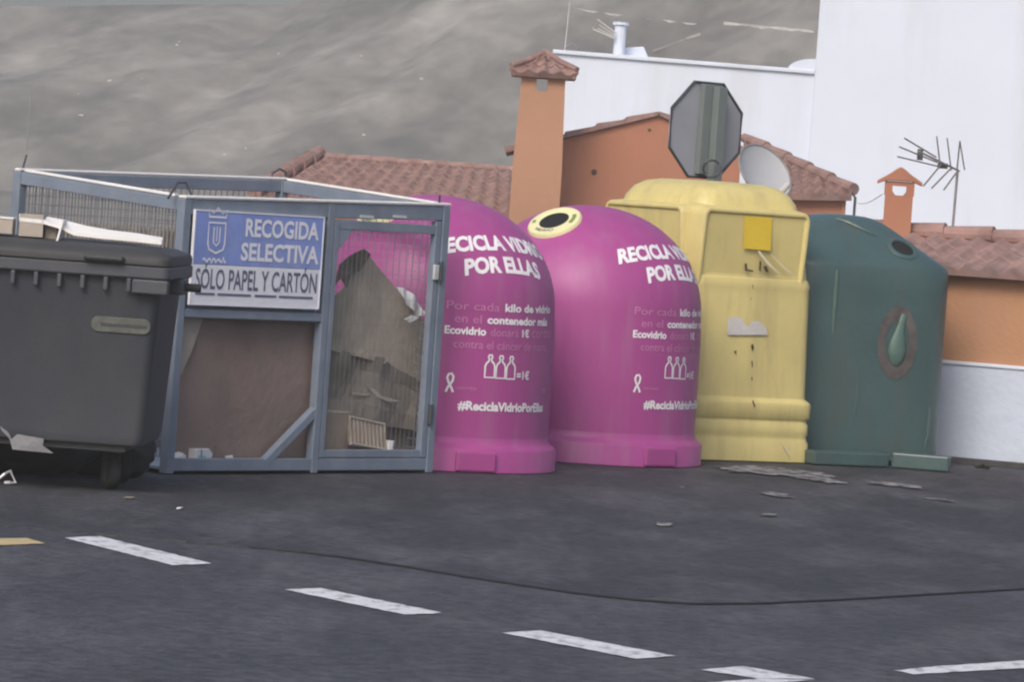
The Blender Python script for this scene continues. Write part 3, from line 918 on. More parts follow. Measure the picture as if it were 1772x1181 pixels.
def make_igloo():
    t = thing('glass_igloo', '', 'recycling container')
    n = 72
    mb = MB()
    mb.rings([[Vector((r_ * math.sin(2 * math.pi * k / n), -r_ * math.cos(2 * math.pi * k / n), z_)) for k in range(n)] for r_, z_ in prof[:-1]] +
             [[Vector((0.004 * math.sin(2 * math.pi * k / n), -0.004 * math.cos(2 * math.pi * k / n), ZT)) for k in range(n)]])
    mb.build('shell', M_magenta, t, smooth=True)
    RS = 0.820
    mb = MB()
    sk = [(RS * 1.005, 0.0), (RS * 1.005, 0.012), (RS, 0.02), (RS, 0.125), (RS - 0.012, 0.142), (RB + 0.02, 0.158), (RB + 0.006, 0.175), (RB + 0.001, 0.205)]
    rg = []
    for r_, z_ in sk:
        row = []
        for k in range(n):
            a = 2 * math.pi * k / n
            row.append(Vector((r_ * math.sin(a), -r_ * math.cos(a), z_)))
        rg.append(row)
    mb.rings(rg)
    skirt = mb.build('skirt', M_magenta, t, smooth=True)
    md = skirt.modifiers.new('edges', 'EDGE_SPLIT'); md.split_angle = R(50)
    for a in (40, 130, 220, 310):
        Mr = Matrix.Rotation(R(a), 4, 'Z')
        mb = MB(); mb.box((-0.13, -RS - 0.016, 0.004), (0.13, -RS + 0.06, 0.128), Mr); mb.build('foot_block', M_magenta, skirt, 0.012)
    # filling mouth: cream collar round a black hole
    for az in (R(-36),):
        s = s_of_z(1.535)
        r_, z_, nv = prof_at_s(s)
        d = Vector((math.sin(az), -math.cos(az), 0))
        nn = (d * nv.x + Vector((0, 0, nv.y))).normalized()
        c = d * r_ + Vector((0, 0, z_)) - nn * 0.02
        tx = Vector((math.cos(az), math.sin(az), 0)); ty = nn.cross(tx).normalized()
        def rg_(rad, hgt): return [c + nn * hgt + tx * rad * math.cos(2 * math.pi * k / 48) + ty * rad * math.sin(2 * math.pi * k / 48) for k in range(48)]
        mb = MB(); mb.rings([rg_(0.182, -0.06), rg_(0.182, 0.012), rg_(0.172, 0.024), rg_(0.115, 0.030), rg_(0.10, 0.026), rg_(0.10, -0.06)], cap=False)
        col = mb.build('mouth_collar', M_ring, t, smooth=True)
        mb = MB(); mb.face([mb.v(p) for p in rg_(0.101, 0.0245)]); mb.build('mouth_hole', M_black, col)
        def lab(x, y): return c + nn * (0.0245 + 0.0055 * (0.172 - math.hypot(x, y)) / 0.057) + tx * x + ty * y, nn
        def arcband(a0, a1, r0, r1):
            P = [(r * math.cos(R(a0 + (a1 - a0) * k / 8)), r * math.sin(R(a0 + (a1 - a0) * k / 8))) for k in range(9) for r in (r0, r1)]
            return P, [(2 * k, 2 * k + 1, 2 * k + 3, 2 * k + 2) for k in range(8)]
        decal('green_mark', M_lgreen, arcband(-8, 38, 0.125, 0.150), lab, col, 0.003)
        decal('green_mark', M_lgreen, arcband(188, 202, 0.128, 0.152), lab, col, 0.003)
        tx_f = letters('VIDRIO', 0.15, 0.026, 0.01)
        V = []
        for x, y in tx_f[0]:
            a = R(270) + (x - 0.075) / 0.135
            rr_ = 0.148 - y
            V.append((rr_ * math.cos(a), rr_ * math.sin(a)))
        decal('lettering', M_signdark, (V, tx_f[1]), lab, col, 0.003)
    # printed message; az in the container's own frame, centre of the artwork at AZC
    AZC = R(56)
    for body, z0, wd, hgt, arch in (('RECICLA VIDRIO', 1.285, 0.96, 0.118, 0.065), ('POR ELLAS', 1.175, 0.62, 0.112, 0.035)):
        f = letters(body, wd, hgt, 0.045)
        decal('lettering', M_white, f, wrap(AZC, z0, wd / 2, arch, wd / 2), t, 0.003)
    lines = ((('Por cada', M_faded, 0), ('kilo de vidrio', M_white, .035)), 0.975, 0.86), ((('en el', M_faded, 0), ('contenedor más', M_white, .035)), 0.898, 0.76), \
            ((('Ecovidrio', M_white, .035), ('donará', M_faded, 0), ('1€', M_white, .035), ('contra', M_faded, 0)), 0.825, 0.88), ((('contra el cáncer de mama', M_faded, .0),), 0.745, 0.76)
    for words, z0, wd in lines:
        fs = [letters(b_, None, None, bo) for b_, m_, bo in words]
        # natural widths
        fl = []
        for (b_, m_, bo), f in zip(words, fs):
            hgt = 0.05
            k = hgt / (max(v[1] for v in f[0]))
            fl.append(([(x * k, y * k) for x, y in f[0]], f[1]))
        tot = sum(flat_w(f) for f in fl) + 0.03 * (len(fl) - 1)
        sc = wd / tot
        x = 0
        for (b_, m_, bo), f in zip(words, fl):
            ff = ([(a * sc + x, b) for a, b in f[0]], f[1])
            x += flat_w(f) * sc + 0.03 * sc
            decal('lettering', m_, ff, wrap(AZC, z0, wd / 2), t, 0.003)
    # three bottles = 1 euro
    def bottle(w_, h_):
        o = [(0, 0), (w_, 0), (w_, h_ * .5), (w_ * .9, h_ * .62), (w_ * .64, h_ * .74), (w_ * .62, h_ * .86), (w_ * .72, h_ * .9), (w_ * .66, h_), (w_ * .34, h_), (w_ * .28, h_ * .9), (w_ * .38, h_ * .86), (w_ * .36, h_ * .74), (w_ * .1, h_ * .62), (0, h_ * .5)]
        return ribbon(o, 0.012, True)
    fl = merge2((bottle(0.066, 0.135), 0, 0), (bottle(0.066, 0.135), 0.078, -0.002), (bottle(0.066, 0.135), 0.156, -0.004))
    decal('bottle_symbols', M_white, fl, wrap(AZC, 0.575, 0.17), t, 0.003)
    f = letters('=1€', 0.115, 0.055, 0.03)
    decal('lettering', M_white, f, wrap(AZC, 0.568, -0.07), t, 0.003)
    # ribbon symbol with a fine line of print
    rb = [(0.0, 0.0), (0.012, 0.03), (0.038, 0.068), (0.042, 0.095), (0.03, 0.112), (0.012, 0.108), (0.004, 0.088), (0.012, 0.062), (0.036, 0.022), (0.044, 0.0)]
    decal('ribbon_symbol', M_white, ribbon(rb, 0.014), wrap(AZC, 0.475, 0.41), t, 0.003)
    f = letters('contra el cáncer', 0.13, 0.02, 0.01)
    decal('lettering', M_faded, f, wrap(AZC, 0.495, 0.345), t, 0.003)
    f = letters('eco', 0.06, 0.035, 0.02)
    decal('lettering', M_faded, f, wrap(AZC, 0.485, -0.36), t, 0.003)
    f = letters('#ReciclaVidrioPorEllas', 0.72, 0.062, 0.04)
    decal('lettering', M_white, f, wrap(AZC, 0.365, 0.33), t, 0.003)
    return t
ig2 = make_igloo()
ig2.location = (gp(985, 806).x + 0.055, gp(985, 806).y + 0.90, 0.012)
tag(ig2, 'magenta domed container with black hole in a cream ring, beside the yellow container', 'recycling container', 'magenta glass recycling containers')
ig1 = copy_tree(ig2)
ig1.location = (gp(724, 820).x + 0.0, gp(724, 820).y + 1.02, 0.012)
ig1.rotation_euler = (0, 0, R(-16))
tag(ig1, 'magenta domed container directly behind the blue-grey steel cage', 'recycling container', 'magenta glass recycling containers')

# ================================================================== YELLOW CONTAINER (corner towards the viewer)
yc = gp(1176, 800) + Vector((0, 0.12, 0)); ang = R(33)
WR, WL = 1.09, 1.24
e1 = Vector((math.cos(ang), math.sin(ang), 0)); e2 = Vector((-math.sin(ang), math.cos(ang), 0))
yo = yc + e1 * WR / 2 + e2 * WL / 2; yo.z = 0.012
yel = thing('packaging_container', 'faded yellow plastic container with two hooded openings and a square yellow sticker', 'recycling container', yo, ang, None)
hx, hy = WR / 2, WL / 2
def yr(d, z, r=0.10): return rrect(hx + d, hy + d, r, z)
mb = MB()
mb.rings([yr(0.015, 0), yr(0.012, 0.13), yr(0.004, 0.150), yr(0.001, 0.172), yr(0.007, 0.19), yr(0.006, 0.255), yr(-0.002, 0.268), yr(-0.003, 0.284), yr(0.010, 0.30),
          yr(0.014, 0.375), yr(0.012, 0.40), yr(-0.018, 0.43), yr(-0.026, 0.75), yr(-0.034, 1.12), yr(-0.036, 1.17), yr(-0.032, 1.20), yr(-0.045, 1.24)])
body = mb.build('body', M_yellow, yel, 0.006, smooth=True)
mb = MB()
mb.rings([yr(-0.05, 1.235), yr(-0.060, 1.33), yr(-0.085, 1.50, .14), yr(-0.095, 1.66, .15), yr(-0.115, 1.75, .15), yr(-0.155, 1.815, .15), yr(-0.215, 1.855, .14), yr(-0.30, 1.873, .12), yr(-0.48, 1.878, .05)])
lid = mb.build('lid', M_yellow, yel, smooth=True)
def hood(cx_local, half, axis):
    """axis 'r': on the face y=-hy (the viewer's right face); 'l': on the face x=-hx (the viewer's left face)"""
    mb = MB()
    zb, zt2 = 1.16, 1.69
    o_, i_ = -0.004, -0.22
    ry = 0.05
    # outline of the front plate with rounded corners, drawn in (s, z)
    def outl(inset, zlow):
        P = []
        a0, a1 = cx_local - half + inset, cx_local + half - inset
        t0, b0 = zt2 - inset, zlow + inset
        r_ = max(0.012, ry - inset)
        for c_, a_ in (((a1 - r_, t0 - r_), 0), ((a0 + r_, t0 - r_), 90), ((a0 + r_, b0 + r_), 180), ((a1 - r_, b0 + r_), 270)):
            for k in range(5):
                q = R(a_ + 90 * k / 4)
                P.append((c_[0] + r_ * math.cos(q), c_[1] + r_ * math.sin(q)))
        return P
    def P3(s, z, n):
        n2 = n - 0.040 * min(1, max(0, (1.36 - z)) / 0.18)       # dies into the body at the bottom
        return Vector((s, -hy - n2, z)) if axis == 'r' else Vector((-hx - n2, -s, z))
    rg = [[P3(s, z, i_) for s, z in outl(-0.035, zb)], [P3(s, z, o_ - 0.02) for s, z in outl(-0.012, zb)], [P3(s, z, o_) for s, z in outl(0.0, zb)], [P3(s, z, o_) for s, z in outl(0.018, zb)], [P3(s, z, o_ - 0.018) for s, z in outl(0.030, zb)]]
    mb.rings(rg)
    return mb.build('opening_hood', M_yellow, lid, 0.004, smooth=True)
hood(-0.03, 0.435, 'r')
hood(-0.025, 0.455, 'l')
for s_ in (-1,):
    pass
# things stuck on the right-hand face: local (s, z) -> face
def yface(n):
    def fn(x, y): return Vector((x, -hy - n, y)), Vector((0, -1, 0))
    return fn
def quad(pts): return [tuple(p) for p in pts], [tuple(range(len(pts)))]
FY = frame(yel).inverted()
nY = Matrix.Rotation(ang, 3, 'Z') @ Vector((0, -1, 0))
def ys(px, py, n=0.0):
    p = FY @ hit(px, py, yo + nY * (hy + n), nY)
    return (p.x, p.z)
def ydecal(name, m, pxs, n, par):
    return decal(name, m, quad([ys(*p, n) for p in pxs]), yface(n), par, 0.003)
tag(ydecal('sticker', M_sticker, [(1288, 374), (1336, 377), (1333, 434), (1286, 430)], -0.018, lid))
ydecal('torn_tape', M_tape, [(1310, 435), (1314, 434), (1332, 456), (1352, 476), (1346, 473), (1327, 458)], -0.006, lid)
ydecal('torn_tape', M_tape, [(1332, 440), (1336, 442), (1360, 465), (1384, 484), (1357, 466)], -0.006, lid)
ydecal('torn_label', M_pale, [(1258, 552), (1268, 548), (1283, 551), (1288, 560), (1294, 566), (1300, 556), (1312, 556), (1320, 562), (1326, 568), (1328, 580), (1258, 580)], -0.018, body)
ydecal('scrawl', M_stain, [(1288, 456), (1292, 456), (1293, 466), (1303, 468), (1303, 471), (1289, 469)], -0.026, body)
ydecal('scrawl', M_stain, [(1314, 452), (1317, 452), (1316, 470), (1313, 468)], -0.026, body)
ydecal('scrawl', M_stain, [(1320, 462), (1326, 460), (1330, 472), (1324, 470)], -0.026, body)
yy = 492
while yy < 712:
    x = 1300 + 6 * noise.noise(Vector((yy * .05, 0, 0)))
    l = random.uniform(3, 22); wd = random.choice((0.5, 0.8, 1.2, 2.2, 3.0))
    if not 532 < yy + l < 590 and not 680 < yy + l:
        ydecal('drip_stain', M_stain, [(x - wd * .5, yy), (x + wd * .6, yy + l * .1), (x + wd + .6, yy + l * .5), (x + .3, yy + l), (x - wd, yy + l * .4)], -0.018, body)
    yy += l + random.choice((2, 6, 14, 26))
ydecal('drip_stain', M_stain, [(1301, 694), (1303, 693), (1307, 704), (1305, 705)], 0.018, body)
ydecal('drip_stain', M_stain, [(1270, 608), (1274, 607), (1274, 612), (1271, 612)], -0.018, body)
ydecal('scuff', M_tape, [(1352, 768), (1362, 776), (1369, 796), (1359, 780)], 0.020, body)

# ================================================================== GREEN CONTAINER
go = gp(1442, 808) + Vector((0, 1.0, 0)); go.z = 0.012
grn = thing('green_container', 'weathered dark green bell container with bottle emblem beside the ochre wall', 'recycling container', go)
EXP = 6.0
gprof = [(0.716, 0.03), (0.716, 0.30), (0.717, 0.8), (0.718, 1.20), (0.718, 1.345), (0.705, 1.385), (0.65, 1.425), (0.52, 1.515), (0.40, 1.60), (0.31, 1.655), (0.24, 1.690), (0.16, 1.706), (0.06, 1.712)]
GR = R(22)
def gsup(a, e):
    c, s_ = math.cos(a - GR), math.sin(a - GR)
    return (abs(c) ** e + abs(s_) ** e) ** (-1 / e)
def gpt(az, r_, z_):
    """az 0 faces -Y, growing towards +X"""
    th = az - math.pi / 2
    e = EXP - 2.6 * max(0, min(1, (z_ - 1.3) / 0.4))
    k = gsup(th, e) * 0.90
    return Vector((math.cos(th) * r_ * k, math.sin(th) * r_ * k, z_))
mb = MB()
n = 96
mb.rings([[gpt(2 * math.pi * k / n, r_, z_) for k in range(n)] for r_, z_ in gprof])
mb.build('shell', M_green, grn, smooth=True)
def g_at(az, z):
    for a, c in zip(gprof[:-1], gprof[1:]):
        if a[1] <= z <= c[1]:
            t = (z - a[1]) / (c[1] - a[1]); r_ = a[0] + (c[0] - a[0]) * t
            p = gpt(az, r_, z)
            da = gpt(az + 0.02, r_, z) - gpt(az - 0.02, r_, z)
            dz = gpt(az, c[0], c[1]) - gpt(az, a[0], a[1])
            nn = da.cross(dz).normalized()
            if nn.dot(Vector((p.x, p.y, 0.3))) < 0: nn = -nn
            return p, nn
def g_az(px, z):
    """azimuth on the shell whose point at height z is seen in photo column px"""
    best = None
    for k in range(-90, 91):
        a = R(k)
        p, nn = g_at(a, z); p = p + go
        v = p - EYEP; zz = v.dot(_f)
        x = 886 + FPX * v.dot(_X) / zz
        if nn.dot(v) > 0: continue
        if best is None or abs(x - px) < best[0]: best = (abs(x - px), a)
    return best[1]
AZE = g_az(1553, 0.85)
p_e, n_e = g_at(AZE, 0.86)
tx = Vector((0, 0, 1)).cross(n_e).normalized(); ty = n_e.cross(tx)
def gface(x, y):
    p = p_e + tx * x + ty * y + Vector((0, 0, 0))
    q, nn = g_at(math.atan2(p.x, -p.y), max(0.2, min(1.3, p.z)))
    return q, nn
def ellip(cx, cy, rx, ry, n=28, r_in=0):
    P = []
    if not r_in:
        P = [(cx + rx * math.cos(2 * math.pi * k / n) * (1 + .12 * noise.noise(Vector((k * .9, cx, 1)))), cy + ry * math.sin(2 * math.pi * k / n)) for k in range(n)]
        return P, [tuple(range(n))]
    for k in range(n):
        c, s_ = math.cos(2 * math.pi * k / n), math.sin(2 * math.pi * k / n)
        w_ = 1 + .08 * noise.noise(Vector((k * .7, 5, 1)))
        P += [(cx + rx * c * w_, cy + ry * s_ * w_), (cx + rx * r_in * c / w_, cy + ry * r_in * s_ / w_)]
    return P, [(2 * k, 2 * k + 1, (2 * k + 3) % (2 * n), (2 * k + 2) % (2 * n)) for k in range(n)]
em = decal('emblem_ring', M_red, ellip(0, -0.01, 0.155, 0.255, 36, 0.6), gface, grn, 0.004)
# moulded bottle relief
mb = MB()
bt = [(0.0, -0.17, .02), (0.0, -0.14, .05), (0.0, -0.06, .068), (0.002, 0.0, .058), (0.008, 0.06, .036), (0.022, 0.12, .026), (0.034, 0.17, .026), (0.038, 0.19, .018)]
rg = []
for cx_, y, r_ in bt:
    row = []
    for k in range(12):
        a = 2 * math.pi * k / 12
        q, nn = gface(cx_ + r_ * math.cos(a), y)
        row.append(q + nn * (0.004 + 0.45 * r_ * math.sin(a)))
    rg.append(row)
mb.rings(rg); mb.build('bottle_relief', M_green2, grn, smooth=True)
# mouth on the sloping top
AZM = g_az(1556, 1.52)
p_m, n_m = g_at(AZM, 1.50)
tx = Vector((0, 0, 1)).cross(n_m).normalized(); ty = n_m.cross(tx)
def ov(rx, ry, hgt, sc=1.0): return [p_m + n_m * hgt + tx * rx * math.cos(2 * math.pi * k / 36) + ty * ry * math.sin(2 * math.pi * k / 36) for k in range(36)]
mb = MB(); mb.rings([ov(.120, .120, -0.05), ov(.120, .120, 0.004), ov(.110, .110, 0.012), ov(.085, .085, 0.012), ov(.08, .08, 0.0), ov(.08, .08, -0.05)], cap=False)
col = mb.build('mouth_collar', M_green, grn, smooth=True)
mb = MB(); mb.face([mb.v(p) for p in ov(.081, .081, 0.002)]); mb.build('mouth_hole', M_black, col)
# ledge moulded across the top, drip ribs, a painted specular line and base rails
mb = MB()
pts = []
for k in range(15):
    a = AZM - R(62) + R(48) * k / 14
    q, nn = g_at(a, 1.675 - 0.10 * (k / 14) ** 1.5); pts.append(q + nn * 0.004)
mb.tube(pts, [0.004 + 0.012 * math.sin(math.pi * k / 14) for k in range(15)], 8); mb.build('moulded_ridge', M_green, grn, smooth=True)
for px, z0, z1_, wd in ((1441, 0.88, 1.42, .013), (1602, 0.13, 0.42, .010), (1478, 0.25, 0.65, .006)):
    pts = []
    for k in range(8):
        z = z0 + (z1_ - z0) * k / 7
        q, nn = g_at(g_az(px + 2 * k * .6, min(z, 1.30)), min(z, 1.33)); pts.append(q)
    mb = MB(); mb.tube(pts, [wd * (0.3 + math.sin(math.pi * (k + .5) / 8)) for k in range(8)], 8); mb.build('rib_and_glint', M_green2 if px == 1441 else M_green, grn, smooth=True)  # leftmost one is lighter green, a specular line put into the colour
# base: four timbers-like rails, the front one broken in two
def rail(pa, pb, d0=-0.1, hgt=0.10, tilt=0.0):
    a = gp(*pa) - go; c = gp(*pb) - go
    a.z = c.z = 0
    d = (c - a).normalized(); nrm = Vector((-d.y, d.x, 0))
    mb = MB()
    mb.hexa([a, c, c + nrm * .14, a + nrm * .14, a + Vector((0, 0, hgt)), c + Vector((0, 0, hgt - tilt)), c + nrm * .14 + Vector((0, 0, hgt - tilt)), a + nrm * .14 + Vector((0, 0, hgt))])
    return mb.build('base_rail', M_green, grn, 0.012)
rail((1408, 808), (1538, 813), hgt=0.095)
rail((1541, 813), (1641, 821), hgt=0.105)
mb = MB(); mb.rings([rrect(0.60, 0.56, .05, 0.004), rrect(0.60, 0.56, .05, 0.125)]); o = mb.build('base_plate', M_green, grn)
o.rotation_euler.z = GR; o.location = (0.0, 0.0, 0)

# ================================================================== STEEL CAGE FOR PAPER AND CARDBOARD
A = gp(281, 824); B = gp(742, 821.5)
cd = (B - A).normalized(); W = (B - A).length; cang = math.atan2(cd.y, cd.x)
DEP = 1.31
A.z = 0.012
cage = thing('cardboard_cage', 'blue-grey steel mesh cage with sign for paper and cardboard, open topped', 'cage', A, cang)
FC = frame(cage); FCI = FC.inverted()
nC = FC.to_3x3() @ Vector((0, -1, 0))
def cf(px, py, v=0.0):
    """photo pixel on the cage's plane at depth v -> cage coordinates"""
    return FCI @ hit(px, py, A - nC * v, nC)
def top(u_, v_): return 1.535 + 0.055 * u_ / W + 0.085 * v_ / DEP
T = 0.06
UM = cf(556, 560).x                       # middle post
def post(u_, v_, wd=T, name='post'):
    mb = MB(); mb.box((u_ - wd / 2, v_ - wd / 2, 0), (u_ + wd / 2, v_ + wd / 2, top(u_, v_))); return mb.build(name, M_steel, cage, 0.006)
post(T / 2, 0); post(W - T / 2, 0); post(T / 2, DEP); post(W - T / 2, DEP); post(UM, 0, 0.055)
def rail_c(u0, v0, u1, v1, name='top_rail', hgt=0.085, z=None):
    mb = MB()
    d = Vector((u1 - u0, v1 - v0, 0)).normalized(); n_ = Vector((-d.y, d.x, 0)) * 0.024
    P = []
    for dz in (0, 1):
        for (a, b, sg) in ((u0, v0, -1), (u1, v1, -1), (u1, v1, 1), (u0, v0, 1)):
            zz = (top(a, b) - hgt + hgt * dz) if z is None else (z + hgt * dz)
            P.append(Vector((a, b, zz)) + n_ * sg)
    mb.hexa(P); return mb.build(name, M_steel, cage, 0.005)
rails = [rail_c(T, 0, UM - .0276, 0), rail_c(UM + .0276, 0, W - T, 0), rail_c(T / 2, T / 2, T / 2, DEP - T / 2, hgt=.07), rail_c(T, DEP, W - T, DEP, hgt=.07), rail_c(W - T / 2, T / 2, W - T / 2, DEP - T / 2, hgt=.07)]
# near-white strip along the worn top edges, sky reflection painted in
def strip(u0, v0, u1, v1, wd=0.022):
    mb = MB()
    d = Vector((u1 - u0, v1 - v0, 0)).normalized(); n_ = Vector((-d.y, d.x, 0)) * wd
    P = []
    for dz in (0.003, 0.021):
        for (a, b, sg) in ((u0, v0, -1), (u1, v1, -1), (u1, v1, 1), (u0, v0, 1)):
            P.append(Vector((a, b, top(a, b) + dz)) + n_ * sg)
    mb.hexa(P); return mb.build('rim_highlight', M_polys, cage, 0.008)
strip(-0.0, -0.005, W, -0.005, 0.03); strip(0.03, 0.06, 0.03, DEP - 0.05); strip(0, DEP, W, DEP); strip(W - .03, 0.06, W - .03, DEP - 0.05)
for a in ((T, 0, UM - .0276, 0), (UM + .0276, 0, W - T, 0), (T, DEP, W - T, DEP), (W - T / 2, T / 2, W - T / 2, DEP - T / 2)):
    rail_c(*a, name='bottom_rail', hgt=0.07, z=0.015)
ZM = cf(430, 547).z
rail_c(T, 0, UM - .0276, 0, name='middle_rail', hgt=0.05, z=ZM - 0.02)
mb = MB(); mb.box((0.03, 0.03, 0.02), (W - .03, DEP - .03, 0.035)); mb.build('floor_plate', M_steel, cage)
mb = MB(); a = cf(452, 806); c = cf(543, 712); mb.bar(a + Vector((0, 0, 0)), c, 0.05, 0.05, (0, 1, 0)); mb.build('diagonal_brace', M_steel, cage, 0.004)
# door
door_u0, door_u1 = UM + 0.034, W - T - 0.006
zt_d = lambda u_: top(u_, 0) - 0.092
mb = MB()
mb.box((door_u0, -0.025, 0.09), (door_u0 + .04, 0.02, zt_d(door_u0))); mb.box((door_u1 - .05, -0.025, 0.09), (door_u1, 0.02, zt_d(door_u1)))
mb.box((door_u0 + .04, -0.022, zt_d(UM) - .055), (door_u1 - .05, 0.018, zt_d(UM))); mb.box((door_u0 + .04, -0.022, 0.09), (door_u1 - .05, 0.018, 0.135))
c_ = Vector((door_u0 + .04, 0, zt_d(UM) - .055))
mb.prism([c_ + Vector((0, -.02, 0)), c_ + Vector((.13, -.02, 0)), c_ + Vector((0, -.02, -.13))], (0, .03, 0))
c_ = Vector((door_u0 + .04, 0, 0.135))
door = mb.build('door', M_steel, cage, 0.004)
for z in (0.35, 1.2):
    mb = MB(); mb.tube([(W - T - .004, -0.035, z - .06), (W - T - .004, -0.035, z + .06)], 0.016, 10); mb.build('hinge', M_dwire, door)
mb = MB(); p = cf(757, 436, -.03)
mb.box((door_u1 - .06, -0.045, 1.15), (door_u1 - .02, -0.026, 1.24)); mb.build('latch', M_galv, door, .004)
for px in (635, 692):
    p = cf(px, 375, -.026)
    mb = MB(); mb.box((p.x - .06, -.029, p.z - .008), (p.x + .06, -.0245, p.z + .008)); mb.build('bare_metal_slot', M_galv, cage)
# wire mesh panels
def mesh_panel(P0, P1, z0, ztop, du, dz, r_, m, par, name='mesh_panel'):
    P0 = Vector(P0); P1 = Vector(P1); L = (P1 - P0).length
    mb = MB()
    n_ = int(L / du)
    for k in range(n_ + 1):
        p = P0.lerp(P1, k / n_)
        mb.bar((p.x, p.y, z0), (p.x, p.y, ztop(p.x, p.y)), 2 * r_, 2 * r_)
    zz = z0
    off = Vector((P1.y - P0.y, P0.x - P1.x, 0)).normalized() * (2 * r_)
    while zz < min(ztop(P0.x, P0.y), ztop(P1.x, P1.y)):
        mb.bar((P0.x + off.x, P0.y + off.y, zz), (P1.x + off.x, P1.y + off.y, zz), 2 * r_, 2 * r_)
        zz += dz
    return mb.build(name, m, par)
tp = lambda u_, v_: top(u_, v_) - .06
mesh_panel((door_u0 + .04, 0.006, 0), (door_u1 - .05, 0.006, 0), 0.12, lambda u_, v_: zt_d(UM) - .03, 0.04, 0.15, 0.0007, M_wire, door)
mesh_panel((T / 2, T, 0), (T / 2, DEP - T, 0), 0.09, tp, 0.026, 0.05, 0.0022, M_wire, cage)
mesh_panel((T, DEP, 0), (W - T, DEP, 0), 0.09, tp, 0.05, 0.05, 0.0016, M_wire, cage)
mesh_panel((W - T / 2, T, 0), (W - T / 2, DEP - T, 0), 0.09, tp, 0.05, 0.05, 0.0016, M_wire, cage)
# sheet steel behind the sign
mb = MB(); mb.box((T, 0.027, ZM), (UM - .03, 0.033, top(0, 0) - .05)); mb.build('back_sheet', M_steel, cage)
# lifting loops
def loop(pts, name='lifting_loop', r_=0.007): 
    mb = MB(); mb.tube(pts, r_, 8); return mb.build(name, M_dwire, cage, smooth=True)
def lp(px, py, v): return cf(px, py, v)
loop([lp(291, 343, 0.02), lp(308, 316, 0.05), lp(322, 316, 0.05), lp(336, 348, -0.0)])
loop([lp(467, 318, DEP), lp(472, 300, DEP), lp(484, 292, DEP), lp(494, 298, DEP), lp(497, 316, DEP)])
loop([lp(753, 360, 0.0), lp(760, 356, 0.0), lp(761, 338, 0.0)], 'hook_rod')
loop([lp(38, 297, DEP), lp(46, 268, DEP)], 'hook_rod', 0.006)
loop([lp(235, 314, DEP), lp(235, 300, DEP)], 'hook_rod', 0.005)
# sign board: blue enamel over a white strip
us0 = (cf(332, 367).x + cf(314, 526).x) / 2 + 0.01; us1 = (cf(552, 374).x + cf(541, 532).x) / 2
zs1 = (cf(332, 367).z + cf(552, 374).z) / 2; zs0 = (cf(314, 526).z + cf(541, 532).z) / 2; zsm = (cf(320, 459).z + cf(545, 463).z) / 2
board = None
mb = MB(); mb.box((us0, -0.040, zsm), (us1, -0.026, zs1)); sb = mb.build('sign_board', M_signblue, cage, 0.002)
mb = MB(); mb.box((us0, -0.040, zs0), (us1, -0.026, zsm - .002)); sw = mb.build('sign_strip', M_signwhite, cage, 0.002)
mb = MB()
for a, c in (((us0 - .006, zs0 - .006), (us1 + .006, zs0)), ((us0 - .006, zs1), (us1 + .006, zs1 + .008)), ((us1, zs0), (us1 + .008, zs1)), ((us0 - .008, zs0), (us0, zs1))):
    mb.box((a[0], -0.043, a[1]), (c[0], -0.026, c[1]))
mb.build('sign_edging', M_signtext, sb)
SW, SH = us1 - us0, zs1 - zs0
def sg(x, y): return Vector((us0 + x, -0.0405, zs0 + y)), Vector((0, -1, 0))
def serif_text(body, w_, h_, bold):
    """the built-in letters with slab serifs laid on the feet and heads of the upright strokes"""
    f = letters(body, w_, h_, bold)
    return f
def put(f, x, y, m, par): return decal('lettering', m, merge2((f, x, y)), sg, par, 0.0025)
ys_ = zsm - zs0
put(letters('RECOGIDA', SW * .58, 0.104, 0.03), SW * .385, ys_ + (SH - ys_) * .56, M_signtext, sb)
put(letters('SELECTIVA', SW * .615, 0.104, 0.03), SW * .36, ys_ + (SH - ys_) * .10, M_signtext, sb)
put(letters('SÓLO PAPEL Y CARTÓN', SW * .95, 0.145, 0.012), SW * .025, 0.085, M_signdark, sw)
for a, c in ((.03, .18), (.20, .46), (.49, .66), (.68, .95)):
    put(([(0, 0), (SW * (c - a), 0), (SW * (c - a), .013), (0, .013)], [(0, 1, 2, 3)]), SW * a, 0.052, M_signdark, sw).name = 'underline'
# municipal arms: crown over a shield, and a line of script
cx_, cy_ = SW * .165, ys_ + (SH - ys_) * .56
k = SW / 1.32
sh = [(-.085, .085), (.085, .085), (.085, -.06), (.07, -.10), (.0, -.125), (-.07, -.10), (-.085, -.06)]
arms = merge2((ribbon([(a * k, b * k) for a, b in sh], 0.012, True), cx_, cy_), (ribbon([(-.03 * k, .055 * k), (-.03 * k, -.05 * k), (0, -.075 * k), (.03 * k, -.05 * k), (.03 * k, .055 * k)], .010), cx_, cy_),
              (ribbon([(0, .06 * k), (0, -.045 * k)], .008), cx_, cy_), (ribbon([(-.09 * k, .125 * k), (.09 * k, .125 * k)], .012), cx_, cy_),
              (ribbon([(-.085 * k, .13 * k), (-.09 * k, .175 * k), (-.045 * k, .15 * k), (0, .19 * k), (.045 * k, .15 * k), (.09 * k, .175 * k), (.085 * k, .13 * k)], .008), cx_, cy_))
decal('coat_of_arms', M_signtext, arms, sg, sb, 0.0025)
scr = ribbon([(0.012 * i, 0.018 * noise.noise(Vector((i * .9, 2, 0))) + .01 * math.sin(i * 1.9)) for i in range(17)], .012)
decal('script_line', M_signtext, merge2((scr, SW * .07, ys_ + .025)), sg, sb, 0.0025)

